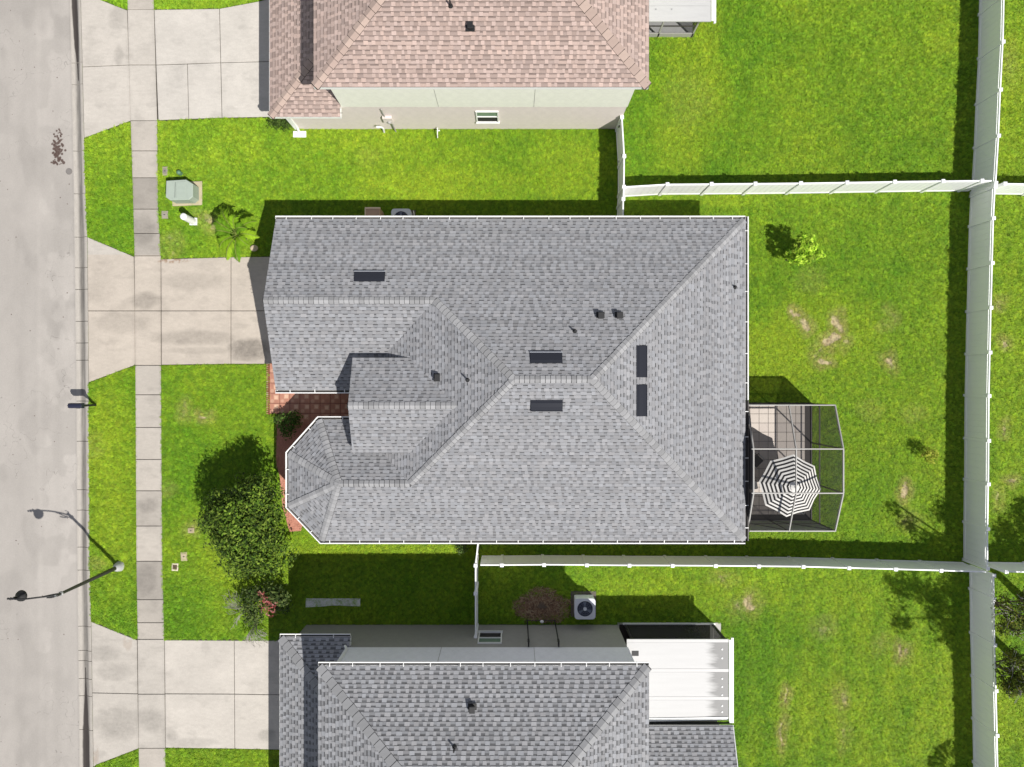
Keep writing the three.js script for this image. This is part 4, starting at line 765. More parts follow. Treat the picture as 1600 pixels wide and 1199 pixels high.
// ───────────────────────────── front porch of terracotta tiles, mulch ─────────────────────────────
{
  const po = thing('tile_porch', 'terracotta tiled entry porch with scalloped edging beside the driveway', 'porch', [0, 0, 0], 0, null, 'structure');
  const base = [[421, 570], [447, 570], [447, 592], [640, 592], [640, 664], [470, 664], [470, 647], [421, 647]];
  part('bed', prism(keep(poly(base)), -0.1, 0.035, 0), mat([0.16, 0.06, 0.04]), po);
  const tt = [0, 1, 2, 3, 4].map((k) => makeTex(48, 48, (i, j, c) => { const u = i / 47, v = j / 47, n = fbm(u * 4 + k * 7, v * 4, k, 3); const cx = 0.68 + 0.12 * (hash(k, 1) - 0.5), cy = 0.66 + 0.2 * (hash(k, 2) - 0.5), p = smooth(0.3, 0.12, Math.max(Math.abs(u - cx), Math.abs(v - cy)) + 0.12 * (n - 0.5)) * (k < 4 ? 1 : 0.2), q2 = smooth(0.25, 0.1, Math.hypot(u - 0.25, v - 0.22) + 0.2 * (n - 0.5)) * 0.5; const t = 0.85 + 0.3 * n, w = Math.max(p, q2); c[0] = lerp(0.40, 0.62, w) * t; c[1] = lerp(0.185, 0.40, w) * t; c[2] = lerp(0.125, 0.28, w) * t; }));
  const tm = tt.map((m) => mat(null, { map: m, roughness: 0.7 }));
  const ts = 15.8 / GS, tg = new THREE.BoxGeometry(ts - 0.02, 0.022, ts - 0.02).translate(0, 0.05, 0);
  for (let j = 0; j < 7; j++) for (let i = 0; i < 10; i++) {
    const x = 421.6 + 15.8 * (i + 0.5), y = 662 - 15.8 * (j + 0.5);
    if (j === 0 && i < 3) continue; if (j >= 4 && i > 0) continue; if (j === 6 && y < 562) continue;
    const q = P(x, y); part('tile', tg, pick(tm), po, [q[0], 0, q[1]]);
  }
  const sc = new THREE.CylinderGeometry(0.045, 0.045, 0.09, 12, 1, false, 0, Math.PI).rotateX(Math.PI / 2).rotateY(Math.PI / 2);
  const sm = [mat([0.62, 0.34, 0.22], { roughness: 0.8 }), mat([0.50, 0.24, 0.15], { roughness: 0.8 }), mat([0.66, 0.47, 0.33], { roughness: 0.8 })];
  for (let k = 0; k < 27; k++) { const q = P(418.6, 571 + k * 2.9); part('edging_brick', sc, pick(sm), po, [q[0], 0.07, q[1]]); }
  part('edging_curb', prism(poly([[420, 570], [421.2, 570], [421.2, 648], [420, 648]]), 0, 0.085, 0.004), mat([0.2, 0.05, 0.035]), po);
}
const mulchMap = makeTex(512, 512, (i, j, c) => { const n = fbm(i / 9, j / 7, 5, 3), m = hash(i >> 1, j, 4), t = 0.45 + 0.75 * n * (0.6 + 0.6 * m); c[0] = 0.60 * t; c[1] = 0.27 * t; c[2] = 0.19 * t; }, { wrap: THREE.RepeatWrapping });
{
  const bed = poly([[437, 647], [470, 647], [500, 660], [505, 700], [470, 830], [452, 831], [441, 790], [437, 745], [431, 722], [433, 655]]);
  const T = prism(keep(bed), -0.05, 0.045, 0.02), chips = [T];
  for (let k = 0; k < 1500; k++) { const x = rr(-11.3, -9), z = rr(1.4, 7.1); if (!inside(bed, x, z)) continue; chips.push(new THREE.BoxGeometry(rr(0.02, 0.05), 0.012, rr(0.05, 0.12)).rotateY(rnd() * 6).rotateX(rr(-0.4, 0.4)).translate(x, 0.055, z)); }
  solo('mulch', chips, mat(null, { map: mulchMap, roughness: 1 }), 'red bark mulch bed curving round the bay of the house', 'mulch', null, 'stuff');
}
{ // dry brush by the condenser of the neighbour
  keep(poly([[822, 938], [850, 930], [872, 938], [876, 960], [820, 962]]));
  const g = thing('dry_brush', 'brown dry brush and bare soil beside the condenser in the shade', 'dry brush', [0, 0, 0], 0, null, 'stuff');
  const edge = []; for (let i = 0; i < 40; i++) { const a = i / 40 * 6.283, r = 0.55 + 0.5 * noise(i * 0.9, 3, 8); edge.push([1.40 + Math.cos(a) * 1.5 * r, 10.55 + Math.sin(a) * 0.78 * r]); }
  part('soil', prism(edge.filter((q) => q[1] < 11.4), -0.05, 0.012, 0.004), mat([0.20, 0.15, 0.11], { roughness: 1, map: grain }), g).userData.kind = 'stuff';
  const tones = [[0.32, 0.20, 0.12], [0.15, 0.09, 0.06], [0.26, 0.15, 0.09], [0.46, 0.34, 0.22]];
  tones.forEach((c, j) => {
    const T = [];
    for (let k = 0; k < 520; k++) { const a = rnd() * 6.283, r = (0.25 + 0.75 * rnd()) * (0.7 + 0.65 * noise(a * 2.2 + 5, j * 0.0, 19)), x = 1.40 + Math.cos(a) * 1.42 * r, z = 10.55 + Math.sin(a) * 0.8 * r; if (z > 11.36) continue; const L = rr(0.1, 0.34); T.push(new THREE.BoxGeometry(rr(0.008, 0.02), 0.01, L).rotateX(rr(-0.25, 0.25)).rotateY(rnd() * 6.3).translate(x, rr(0.03, 0.1), z)); }
    part('twigs', T, mat(c, { roughness: 1 }), g).userData.kind = 'stuff';
  });
}

// ───────────────────────────── lawn and turf ─────────────────────────────
{
  const px0 = (i) => lerp(LV.x0, LV.x1, (i + 0.5) / LV.w), py0 = (j) => lerp(LV.y0, LV.y1, (j + 0.5) / LV.h);
  const lawnMap = makeTex(LV.w, LV.h, (i, j, c) => {
    const px = px0(i), py = py0(j), bare = lawnColor(px, py, c);
    const q = P(px, py), k = paved(q[0], q[1]) ? 0 : 0.62 + 0.38 * bare;
    if (k === 0) { c[0] = 0.035; c[1] = 0.028; c[2] = 0.022; } else { const s = k * (0.8 + 0.4 * hash(i, j, 5)); c[0] *= s; c[1] *= s; c[2] *= s; }
  }, { wrap: THREE.MirroredRepeatWrapping });
  // one bed of turf from the curb to far behind the lots
  const west = ext(curbBack, -1500, 2700, 60).map(([x, z]) => [x + 0.004, z]), zt = west[0][1], zb = west[west.length - 1][1];
  const T = prism([[150, zt], ...west, [150, zb]], -0.3, 0, 0, lawnUV);
  solo('lawn', T, mat(null, { map: lawnMap, roughness: 1 }), 'lawn ground under the short grass of all the lots', 'lawn', null, 'structure');

  // short blades over everything in and near the view
  const blades = new Tri(), nrm = [], nb = 9;
  for (let k = 0; k < nb; k++) {
    const a = rnd() * 6.283, r = 0.055 * Math.sqrt(rnd()), x = Math.cos(a) * r, z = Math.sin(a) * r, b = rnd() * 6.283, w = rr(0.005, 0.009), L = rr(0.02, 0.06), h = rr(0.03, 0.055);
    const dx = Math.cos(b), dz = Math.sin(b), p0 = [x - dz * w, -0.005, z + dx * w], p1 = [x + dz * w, -0.005, z - dx * w], p2 = [x + dx * L * 0.55 + dz * w * .8, h * 0.8, z + dz * L * 0.55 - dx * w * .8], p3 = [x + dx * L * 0.55 - dz * w * .8, h * 0.8, z + dz * L * 0.55 + dx * w * .8], p4 = [x + dx * L * 1.2, h, z + dz * L * 1.2];
    blades.quad(p0, p1, p2, p3); blades.tri(p3, p2, p4);
  }
  const geo = blades.up().geo(), N = geo.attributes.normal;
  for (let i = 0; i < N.count; i++) { const v = new THREE.Vector3(N.getX(i), N.getY(i), N.getZ(i)); if (v.y < 0) v.negate(); v.multiplyScalar(0.55); v.y += 0.75; v.normalize(); N.setXYZ(i, v.x, v.y, v.z); }
  const spots = [], c = [0, 0, 0], S = 0.062;
  for (let z = -18.6; z < 18.6; z += S) for (let x = -20.6; x < 25; x += S) {
    const X = x + (rnd() - 0.5) * S * 1.2, Z = z + (rnd() - 0.5) * S * 1.2, px = X * GS + CX, py = Z * GS + CY;
    if (px < curbBack(py) + 0.6 || paved(X, Z)) continue;
    const bare = lawnColor(px, py, c); if (rnd() < bare * 0.78) continue;
    spots.push([X, Z, ...c, px, py]);
  }
  const im = new THREE.InstancedMesh(geo, mat([1, 1, 1], { roughness: 0.75 }), spots.length), m4 = new THREE.Matrix4(), qt = new THREE.Quaternion(), Y = new THREE.Vector3(0, 1, 0), col = new THREE.Color();
  spots.forEach(([x, z, r, g, b, px, py], i) => {
    const cl = noise(px * 0.42, py * 0.42, 141), c2 = noise(px * 0.9, py * 0.9, 151), tall = 0.35 + 1.1 * cl + 0.7 * c2, s = 0.75 + 0.6 * rnd();
    qt.setFromAxisAngle(Y, rnd() * 6.283);
    im.setMatrixAt(i, m4.compose(new THREE.Vector3(x, 0, z), qt, new THREE.Vector3(s, s * tall * 1.25, s)));
    const k = (0.66 + 0.38 * cl + 0.38 * c2) * (0.72 + 0.56 * rnd()), y = 1 + 0.28 * (rnd() - 0.4); im.setColorAt(i, col.setRGB(r * k * y, g * k, b * k));
  });
  im.name = 'grass'; shade(im); tag(im, 'short bright green turf covering the yards and verges', 'grass', null, 'stuff'); scene.add(im);
  console.log('tufts', spots.length);
}

// ───────────────────────────── plants ─────────────────────────────
const leafMat = (rgb = [1, 1, 1], tr = 0.3) => mat(rgb, { phys: true, vertexColors: true, roughness: 0.85, transmission: tr, thickness: 0, specularIntensity: 0.3 });
const leafM = leafMat();
function leafAt(T, p, n, L, W, col, spin, curl = 0.25) {            // a folded leaf with its midrib
  const N = n.clone().normalize(), a = new THREE.Vector3(Math.cos(spin), 0.2, Math.sin(spin)); a.addScaledVector(N, -a.dot(N)).normalize();
  const b = new THREE.Vector3().crossVectors(N, a), q = (u, v, h) => [p.x + a.x * u + b.x * v + N.x * h, p.y + a.y * u + b.y * v + N.y * h, p.z + a.z * u + b.z * v + N.z * h];
  const tip = q(L, 0, -L * curl), mid = q(L * 0.45, 0, 0), st = q(0, 0, 0), l = q(L * 0.45, W / 2, W * 0.2), r = q(L * 0.45, -W / 2, W * 0.2), c2 = col.map((k) => k * 0.86);
  T.tri(st, l, mid, col); T.tri(mid, l, tip, col); T.tri(st, mid, r, c2); T.tri(mid, tip, r, c2);
}
function crownGeo(lobes, n, L, cols, { fill = 0.4, ratio = 0.5, flat = 0.5, clump = 0 } = {}) {
  const T = new Tri(), vol = lobes.map((l) => l[3] * l[4] * l[5] ** 0.5), tot = vol.reduce((a, b) => a + b, 0);
  lobes.forEach((l, li) => {
    const k = Math.round(n * vol[li] / tot);
    const per = clump ? 26 : 1, cn = Math.max(1, Math.round(k / per));
    for (let i = 0; i < cn; i++) {
      const th = rnd() * 6.283, cy = rr(-0.5, 1), sy = Math.sqrt(1 - cy * cy), d = new THREE.Vector3(Math.cos(th) * sy, cy, Math.sin(th) * sy);
      const bump = 0.62 + 0.68 * noise(d.x * 2.6 + li * 3 + 9, d.z * 2.6 + d.y * 2 + 9, 17 + li), rad = bump * (1 - fill * Math.pow(rnd(), 1.6)), tone = rr(0.55, 1.35), cr = clump * rr(0.6, 1.2);
      for (let j = 0; j < per; j++) {
        const g = clump ? new THREE.Vector3(rr(-1, 1), rr(-0.6, 0.8), rr(-1, 1)).multiplyScalar(cr) : new THREE.Vector3();
        const p = new THREE.Vector3(l[0] + d.x * l[3] * rad, l[1] + d.y * l[4] * rad, l[2] + d.z * l[5] * rad).add(g); if (p.y < 0.05) p.y = 0.05 + rnd() * 0.1;
        const nn = d.clone().multiplyScalar(0.45).addScaledVector(g, clump ? 0.6 / cr : 0).add(new THREE.Vector3(rr(-1, 1), rr(-0.3, 1) + flat, rr(-1, 1)).multiplyScalar(0.6));
        const c = pick(cols), v = rr(0.75, 1.2) * tone, sz = L * rr(0.7, 1.25);
        leafAt(T, p, nn, sz, sz * ratio, [c[0] * v, c[1] * v, c[2] * v], rnd() * 6.283);
      }
    }
  });
  return T.geo();
}
const stems = (list, r0 = 0.05) => merge(list.map(([a, b, r]) => { const m = [(a[0] + b[0]) / 2 + rr(-0.06, 0.06), (a[1] + b[1]) / 2, (a[2] + b[2]) / 2 + rr(-0.06, 0.06)]; return tube([a, m, b], r ?? r0, 6, 5); }));
{ // big clipped tree in front of the bay
  const lobes = [[-11.35, 2.55, 5.35, 1.25, 1.1, 1.2], [-12.4, 2.35, 5.75, 1.25, 1.05, 1.2], [-11.3, 2.3, 6.6, 1.3, 1.05, 1.15], [-12.15, 2.1, 7.1, 1.15, 1.0, 1.15], [-13.05, 1.9, 6.25, 0.95, 0.9, 1.0], [-11.1, 2.9, 4.75, 0.85, 0.8, 0.75], [-11.95, 1.5, 8.05, 1.1, 0.85, 0.75], [-11.0, 1.7, 7.5, 1.0, 0.9, 0.85], [-11.9, 2.9, 6.1, 1.2, 0.75, 1.2]];
  const g = thing('tree', 'large dark green bushy tree shading the front lawn beside the bay', 'tree', [0, 0, 0]);
  part('crown', crownGeo(lobes, 15000, 0.17, [[0.075, 0.145, 0.012], [0.11, 0.20, 0.017], [0.17, 0.265, 0.026], [0.03, 0.06, 0.008], [0.24, 0.34, 0.045]], { fill: 0.62, ratio: 0.5, clump: 0.3 }), leafM, g);
  part('trunk', stems([[[-11.8, 0, 6.3], [-11.75, 1.4, 6.25], 0.12], [[-11.75, 1.2, 6.25], [-11.2, 2.6, 5.4], 0.06], [[-11.75, 1.2, 6.25], [-12.6, 2.3, 5.9], 0.06], [[-11.75, 1.2, 6.25], [-11.2, 2.4, 6.9], 0.06], [[-11.75, 1.2, 6.25], [-12.1, 1.9, 7.6], 0.06], [[-11.75, 1.2, 6.25], [-11.8, 3.2, 6.1], 0.05]]), M.bark, g);
}
{ // flowering shrub with spiky grey companions
  const q = P(408, 935, 0.8), g = thing('flowering_shrub', 'loose flowering shrub with red blossom clusters beside the pale driveway', 'shrub', [q[0], 0, q[1]]);
  part('crown', crownGeo([[-0.35, 1.0, 0.1, 0.55, 0.6, 0.75], [-0.2, 1.15, 0.7, 0.5, 0.5, 0.5], [0.2, 1.0, -0.3, 0.6, 0.5, 0.45], [0.95, 1.2, -0.25, 0.55, 0.5, 0.5], [0.55, 0.8, 0.15, 0.5, 0.5, 0.4], [1.1, 1.0, 0.25, 0.4, 0.4, 0.35]], 1500, 0.15, [[0.07, 0.12, 0.025], [0.11, 0.16, 0.035], [0.16, 0.21, 0.06], [0.05, 0.085, 0.02]], { fill: 0.55, ratio: 0.55 }), leafM, g);
  const T = new Tri(); for (const [x, y, z, r, n] of [[0.45, 1.55, -0.1, 0.28, 36], [0.7, 1.5, 0.12, 0.26, 40], [0.62, 1.3, 0.5, 0.2, 30], [0.2, 1.45, -0.4, 0.14, 20], [0.36, 1.4, 0.35, 0.12, 16]]) for (let i = 0; i < n; i++) { const d = new THREE.Vector3(rr(-1, 1), rr(-0.5, 1), rr(-1, 1)); const c = pick([[0.52, 0.15, 0.14], [0.62, 0.24, 0.22], [0.42, 0.09, 0.09], [0.66, 0.34, 0.32]]); leafAt(T, new THREE.Vector3(x + d.x * r, y + d.y * r, z + d.z * r), d, 0.12, 0.06, c, rnd() * 6); }
  part('blossom', T.geo(), leafM, g);
  part('stem', stems([[[0, 0, 0], [-0.3, 1.1, 0.2], 0.03], [[0, 0, 0], [0.3, 1.2, -0.1], 0.03], [[0.1, 0, 0], [0.9, 1.2, -0.2], 0.028], [[0, 0, 0.1], [-0.2, 1.1, 0.7], 0.028], [[0.1, 0.3, 0], [0.6, 1.1, 0.4], 0.025]]), M.bark, g);
  const spiky = (px, py, n, len, a0, a1, label, h0) => {
    const p = P(px, py, 0.5), s = thing('spiky_plant', label, 'plant', [p[0], 0, p[1]], 0, 'grey spiky plants by the driveway'), T2 = [];
    for (let i = 0; i < n; i++) { const a = rr(a0, a1), L = len * rr(0.6, 1.1), x = Math.cos(a) * L, z = Math.sin(a) * L, y = h0 + rr(0.1, 0.6); T2.push(tube([[0, 0.1, 0], [x * 0.35, y, z * 0.35], [x * 0.75, y * 0.95, z * 0.75], [x, y * 0.6, z]], 0.009, 8, 4)); for (let k = 0; k < 4; k++) { const t = rr(0.4, 0.95), ax = a + rr(-0.7, 0.7), l2 = rr(0.12, 0.3); T2.push(bar([x * t, y * (1 - 0.3 * t), z * t], [x * t + Math.cos(ax) * l2, y * (1 - 0.35 * t) - 0.05, z * t + Math.sin(ax) * l2], 0.012, 0.006)); } }
    part('frond', T2, M.twig, s); part('stem', cyl(0.05, 0.03, 0.4, 0, 0, 0, 8), M.bark, s);
  };
  spiky(386, 950, 15, 1.15, 2.0, 4.1, 'grey spiky plant fanning out over the sunny lawn below the dark tree', 0.5);
  spiky(397, 978, 15, 1.05, 0.6, 2.4, 'grey spiky plant whose thin fronds overhang the pale driveway', 0.5);
}
function palm(name, label, pos, n, len, hgt, cols, group) {
  const g = thing(name, label, 'palm', pos, 0, group);
  part('trunk', [cyl(0.09, 0.06, hgt * 0.75, 0, 0, 0, 10)], M.bark, g);
  for (let i = 0; i < n.length; i++) {
    const [az, L, lift, nl] = n[i], T = new Tri(), c = pick(cols), steps = 26, pts = [];
    for (let k = 0; k <= steps; k++) { const t = k / steps, r = L * t * (1 - 0.12 * t), y = hgt * 0.75 + lift * Math.sin(t * 2.2) - 0.55 * L * t * t * (1 - lift * 0.4); pts.push(new THREE.Vector3(Math.cos(az) * r, Math.max(0.12, y), Math.sin(az) * r)); }
    for (let k = 5; k <= steps; k++) for (const s of [-1, 1]) {
      const t = k / steps, p = pts[k], d = pts[Math.min(k + 1, steps)].clone().sub(pts[k - 1]).normalize(), side = new THREE.Vector3(-d.z, 0, d.x).normalize().multiplyScalar(s), ll = nl * Math.sin(Math.PI * clamp(0.12 + t * 0.82)) * rr(0.85, 1.1), dir = d.clone().multiplyScalar(0.75).addScaledVector(side, 0.8).add(new THREE.Vector3(0, rr(-0.35, 0.15), 0)).normalize();
      const wv = new THREE.Vector3().crossVectors(dir, new THREE.Vector3(0, 1, 0)).normalize().multiplyScalar(0.034), m = p.clone().addScaledVector(dir, ll * 0.5), e = p.clone().addScaledVector(dir, ll).add(new THREE.Vector3(0, -0.12 * ll, 0)), v = rr(0.8, 1.2), cc = c.map((q) => q * v);
      T.tri(p.toArray(), m.clone().add(wv).toArray(), m.clone().sub(wv).toArray(), cc); T.tri(m.clone().add(wv).toArray(), e.toArray(), m.clone().sub(wv).toArray(), cc);
    }
    const f = part('frond', T.geo(), leafM, g); part('rib', new THREE.TubeGeometry(new THREE.CatmullRomCurve3(pts), 20, 0.013, 5), mat([0.22, 0.27, 0.05]), f);
  }
}
{
  const q = P(384, 374);
  palm('palm', 'young palm with arching bright fronds between lawn and garage corner', [q[0], 0, q[1]], [[-2.1, 1.5, 0.7, 0.42], [-2.55, 1.2, 0.9, 0.36], [2.5, 1.15, 0.6, 0.38], [2.05, 1.4, 0.5, 0.42], [1.6, 1.35, 0.45, 0.36], [0.12, 1.15, 0.7, 0.34], [-0.55, 1.25, 0.8, 0.38], [-1.2, 0.9, 1.1, 0.32], [3.2, 0.95, 0.9, 0.34], [0.75, 0.9, 0.7, 0.3], [-0.2, 0.8, 1.2, 0.3]], 1, 1.35, [[0.20, 0.36, 0.012], [0.29, 0.46, 0.02], [0.13, 0.27, 0.01]]);
  const w = P(1533, 1240);
  palm('palm', 'palm standing behind the back fence, known by its shadow on the grass', [w[0], 0, w[1]], Array.from({ length: 12 }, (_, i) => [i * 0.52 + rr(-0.1, 0.1), rr(1.1, 1.5), rr(0.5, 0.9), 0.34]), 1, 3.4, [[0.12, 0.18, 0.02], [0.16, 0.22, 0.02]]);
}
{
  const a = P(1257, 391, 1.3), g = thing('shrub', 'bright lime green shrub casting a dark shadow on the back lawn', 'shrub', [a[0], 0, a[1]]);
  const lob = [[0, 1.3, 0, 0.6, 0.55, 0.55], [-0.45, 1.15, 0.05, 0.42, 0.5, 0.4], [0.5, 1.2, 0.05, 0.4, 0.5, 0.4], [0.05, 1.2, -0.4, 0.45, 0.5, 0.4], [0, 1.1, 0.45, 0.42, 0.45, 0.36], [-0.25, 1.7, -0.2, 0.3, 0.35, 0.3]];
  part('crown', crownGeo(lob, 1150, 0.17, [[0.30, 0.50, 0.025], [0.38, 0.58, 0.04], [0.18, 0.34, 0.015], [0.48, 0.66, 0.07]], { fill: 0.6, ratio: 0.5, flat: 0.9, clump: 0.11 }), leafMat([1, 1, 1], 0.2), g);
  part('stem', stems([[[-0.35, 0, 0.25], [-0.2, 1.2, 0], 0.025], [[-0.3, 0, 0.2], [0.4, 1.2, 0.1], 0.022], [[-0.3, 0, 0.25], [0, 1.4, -0.3], 0.022], [[-0.35, 0, 0.2], [0.1, 1.1, 0.4], 0.02], [[-0.3, 0, 0.2], [-0.3, 1.6, -0.2], 0.02]]), M.bark, g);
  const b = P(1452, 710, 0.5), s = thing('shrub', 'tiny yellow-green shrub near the back fence', 'shrub', [b[0], 0, b[1]]);
  part('crown', crownGeo([[0, 0.6, 0, 0.34, 0.4, 0.34], [-0.25, 0.75, -0.12, 0.22, 0.25, 0.22]], 300, 0.12, [[0.36, 0.40, 0.04], [0.28, 0.36, 0.035], [0.45, 0.46, 0.07]], { fill: 0.6, ratio: 0.5 }), leafM, s);
  part('stem', stems([[[0, 0, 0], [0, 0.6, 0], 0.015], [[0, 0, 0], [-0.2, 0.7, -0.1], 0.012]]), M.bark, s);
  const c = P(452, 660, 0.5), e = thing('shrub', 'soft green shrub in shade at the corner of the tiled porch', 'shrub', [c[0], 0, c[1]]);
  part('crown', crownGeo([[0, 0.55, 0, 0.55, 0.5, 0.42], [0.3, 0.7, -0.25, 0.35, 0.35, 0.3], [-0.35, 0.5, -0.15, 0.4, 0.4, 0.3], [-0.1, 0.5, 0.4, 0.4, 0.4, 0.4]], 1100, 0.11, [[0.10, 0.19, 0.03], [0.13, 0.23, 0.04], [0.07, 0.13, 0.02]], { fill: 0.6 }), leafM, e);
  part('stem', stems([[[0, 0, 0], [0, 0.6, 0], 0.02]]), M.bark, e);
  const d = P(722, 856, 0.4), f = thing('shrub', 'little dark shrub against the house wall by the narrow gate', 'shrub', [d[0], 0, d[1]]);
  part('crown', crownGeo([[0, 0.4, 0, 0.3, 0.35, 0.28]], 260, 0.1, [[0.09, 0.16, 0.03], [0.14, 0.2, 0.06]], { fill: 0.7 }), leafM, f); part('stem', stems([[[0, 0, 0], [0, 0.4, 0], 0.012]]), M.bark, f);
  const h = P(432, 192, 0.4), k = thing('shrub', 'low dark shrub under the low eave corner of the pink-roofed house', 'shrub', [h[0], 0, h[1]]);
  part('crown', crownGeo([[0, 0.35, 0, 0.4, 0.35, 0.25], [0.4, 0.3, 0.05, 0.35, 0.3, 0.22]], 420, 0.11, [[0.07, 0.13, 0.02], [0.11, 0.17, 0.03]], { fill: 0.7 }), leafM, k); part('stem', stems([[[0, 0, 0], [0, 0.4, 0], 0.012]]), M.bark, k);
}
function wildTree(label, px, py, h, lobes, n, cols, twigs, L = 0.17) {
  const p = P(px, py), g = thing('tree', label, 'tree', [p[0], 0, p[1]]);
  part('crown', crownGeo(lobes, n, L, cols, { fill: 0.75, ratio: 0.4, clump: 0.22 }), leafM, g);
  part('trunk', [cyl(0.11, 0.06, h * 0.75, 0, 0, 0, 8), ...lobes.map((l) => tube([[0, h * 0.4, 0], [l[0] * 0.5, h * 0.62, l[2] * 0.5], [l[0], l[1] * 0.97, l[2]]], 0.035, 8, 5))], M.bark, g);
  const T = [];
  for (let i = 0; i < twigs; i++) { const l = pick(lobes), d = new THREE.Vector3(rr(-1, 1), rr(-0.1, 0.9), rr(-1, 1)).normalize(), r0 = 0.2, r1 = rr(0.8, 1.35), f = (r, w = 0) => [l[0] + d.x * l[3] * r + rr(-w, w), l[1] + d.y * l[4] * r + rr(-w, w), l[2] + d.z * l[5] * r + rr(-w, w)]; T.push(tube([f(r0), f((r0 + r1) / 2, 0.12), f(r1, 0.08)], rr(0.008, 0.018), 6, 4)); }
  if (T.length) part('twigs', T, M.twig, g);
}
const olive = [[0.10, 0.14, 0.015], [0.15, 0.19, 0.02], [0.07, 0.10, 0.015], [0.21, 0.22, 0.025]];
wildTree('thin tree with bare grey twigs behind the leaf-shadowed back fence', 1528, 930, 2.9, [[0.15, 2.25, 0.1, 0.75, 0.6, 0.9], [0.7, 2.5, -0.5, 0.8, 0.6, 0.7], [0.1, 2.0, 0.75, 0.6, 0.5, 0.6], [0.95, 2.4, 0.7, 0.8, 0.6, 0.8]], 2400, olive, 110, 0.14);
wildTree('olive green leafy tree leaning on the back fence, below the bare-twigged one', 1527, 1022, 2.6, [[0.25, 2.1, 0.1, 0.7, 0.6, 0.8], [0.0, 2.15, -0.6, 0.5, 0.5, 0.6], [0.8, 2.2, 0.5, 0.8, 0.6, 0.8], [0.1, 2.05, 0.75, 0.45, 0.4, 0.45]], 2800, olive, 60, 0.14);
// taller trees of the lot behind, standing just past the view; their leaf shadows reach over the fence
const cast = (list) => list.map(([px, py, h, r]) => { const q = P(px, py); return [q[0] + 0.525 * h, h, q[1] + 0.515 * h, r, r * 0.6, r * 0.9]; });
function tallTree(label, bx, bz, lobes, n) {
  const g = thing('tree', label, 'tree', [bx, 0, bz]), rel = lobes.map((l) => [l[0] - bx, l[1], l[2] - bz, l[3], l[4], l[5]]), top = Math.max(...lobes.map((l) => l[1])) - 1;
  part('crown', crownGeo(rel, n, 0.24, olive, { fill: 0.85, ratio: 0.45, clump: 0.35 }), leafM, g);
  part('trunk', [cyl(0.2, 0.09, top, 0, 0, 0, 10), ...rel.map((l) => tube([[0, top * 0.6, 0], [l[0] * 0.5, top * 0.85, l[2] * 0.5], [l[0], l[1], l[2]]], 0.04, 8, 5))], M.bark, g);
}
tallTree('tall open tree behind the back fence casting leafy shade on the patio roof yard', 24.4, 13.6, cast([[1425, 915, 8, 0.9], [1462, 940, 8.3, 1.0], [1408, 965, 7.6, 0.55], [1470, 985, 7.6, 0.7], [1400, 905, 8.4, 0.5]]), 1500);
tallTree('slender tree behind the back fence casting a streak of shade on the lanai yard', 24.2, 10.2, cast([[1396, 785, 6.4, 0.4], [1420, 815, 6.2, 0.45], [1445, 842, 6, 0.6], [1475, 800, 6, 0.75], [1480, 850, 5.6, 0.7], [1575, 832, 5.2, 1.0], [1600, 800, 5.4, 0.8]]), 1900);

// ───────────────────────────── street things ─────────────────────────────
{ // lamp post: base at the verge, curved arm over the street, bell shade
  const b = P(187, 885), g = thing('street_lamp', 'dark curved-arm street lamp on the verge reaching over the street', 'street lamp', [b[0], 0, b[1]]);
  part('base_cover', new THREE.LatheGeometry([[0.24, 0], [0.24, 0.05], [0.21, 0.1], [0.2, 0.22], [0.16, 0.34], [0.11, 0.42], [0.09, 0.45]].map(V2), 24), mat([0.46, 0.46, 0.46], { roughness: 0.6 }), g);
  part('pole', cyl(0.1, 0.058, 4.62, 0, 0, 0, 14), mat([0.06, 0.058, 0.057], { roughness: 0.35, metalness: 0.4 }), g);
  part('collar', [new THREE.TorusGeometry(0.075, 0.022, 8, 18).rotateX(Math.PI / 2).translate(0, 4.36, 0), cyl(0.07, 0.085, 0.12, 0, 4.3, 0, 14), new THREE.SphereGeometry(0.06, 12, 10).translate(0, 4.7, 0)], M.galv, g);
  part('arm', tube([[0.0, 4.52, 0], [-0.25, 4.72, 0.0], [-0.6, 4.9, 0.0], [-1.0, 5.02, 0.02], [-1.36, 5.05, 0.02], [-1.52, 5.0, 0.02]], 0.034, 30, 8), M.iron, g);
  part('bracket', [tube([[0, 4.3, 0], [-0.2, 4.42, 0.0], [-0.42, 4.7, 0.0], [-0.6, 4.88, 0]], 0.022, 16, 6), tube([[-0.08, 4.5, 0.06], [-0.25, 4.55, 0.1], [-0.42, 4.62, 0.09]], 0.03, 10, 6), tube([[-0.05, 4.62, 0], [0.08, 4.8, -0.02], [-0.02, 4.95, -0.03]], 0.016, 10, 6)], M.iron, g);
  part('lamp_shade', new THREE.LatheGeometry([[0.045, 0], [0.07, -0.08], [0.1, -0.15], [0.21, -0.24], [0.235, -0.33], [0.2, -0.36], [0.1, -0.4], [0.02, -0.42]].map(V2), 24).translate(-1.42, 4.98, 0), M.iron, g);
  part('finial', [new THREE.SphereGeometry(0.06, 12, 8).translate(-1.62, 5.0, 0.02), new THREE.SphereGeometry(0.045, 12, 8).translate(-1.74, 4.98, 0.02), cyl(0.06, 0.05, 0.1, -1.5, 4.95, 0.0, 10)], M.iron, g);
}
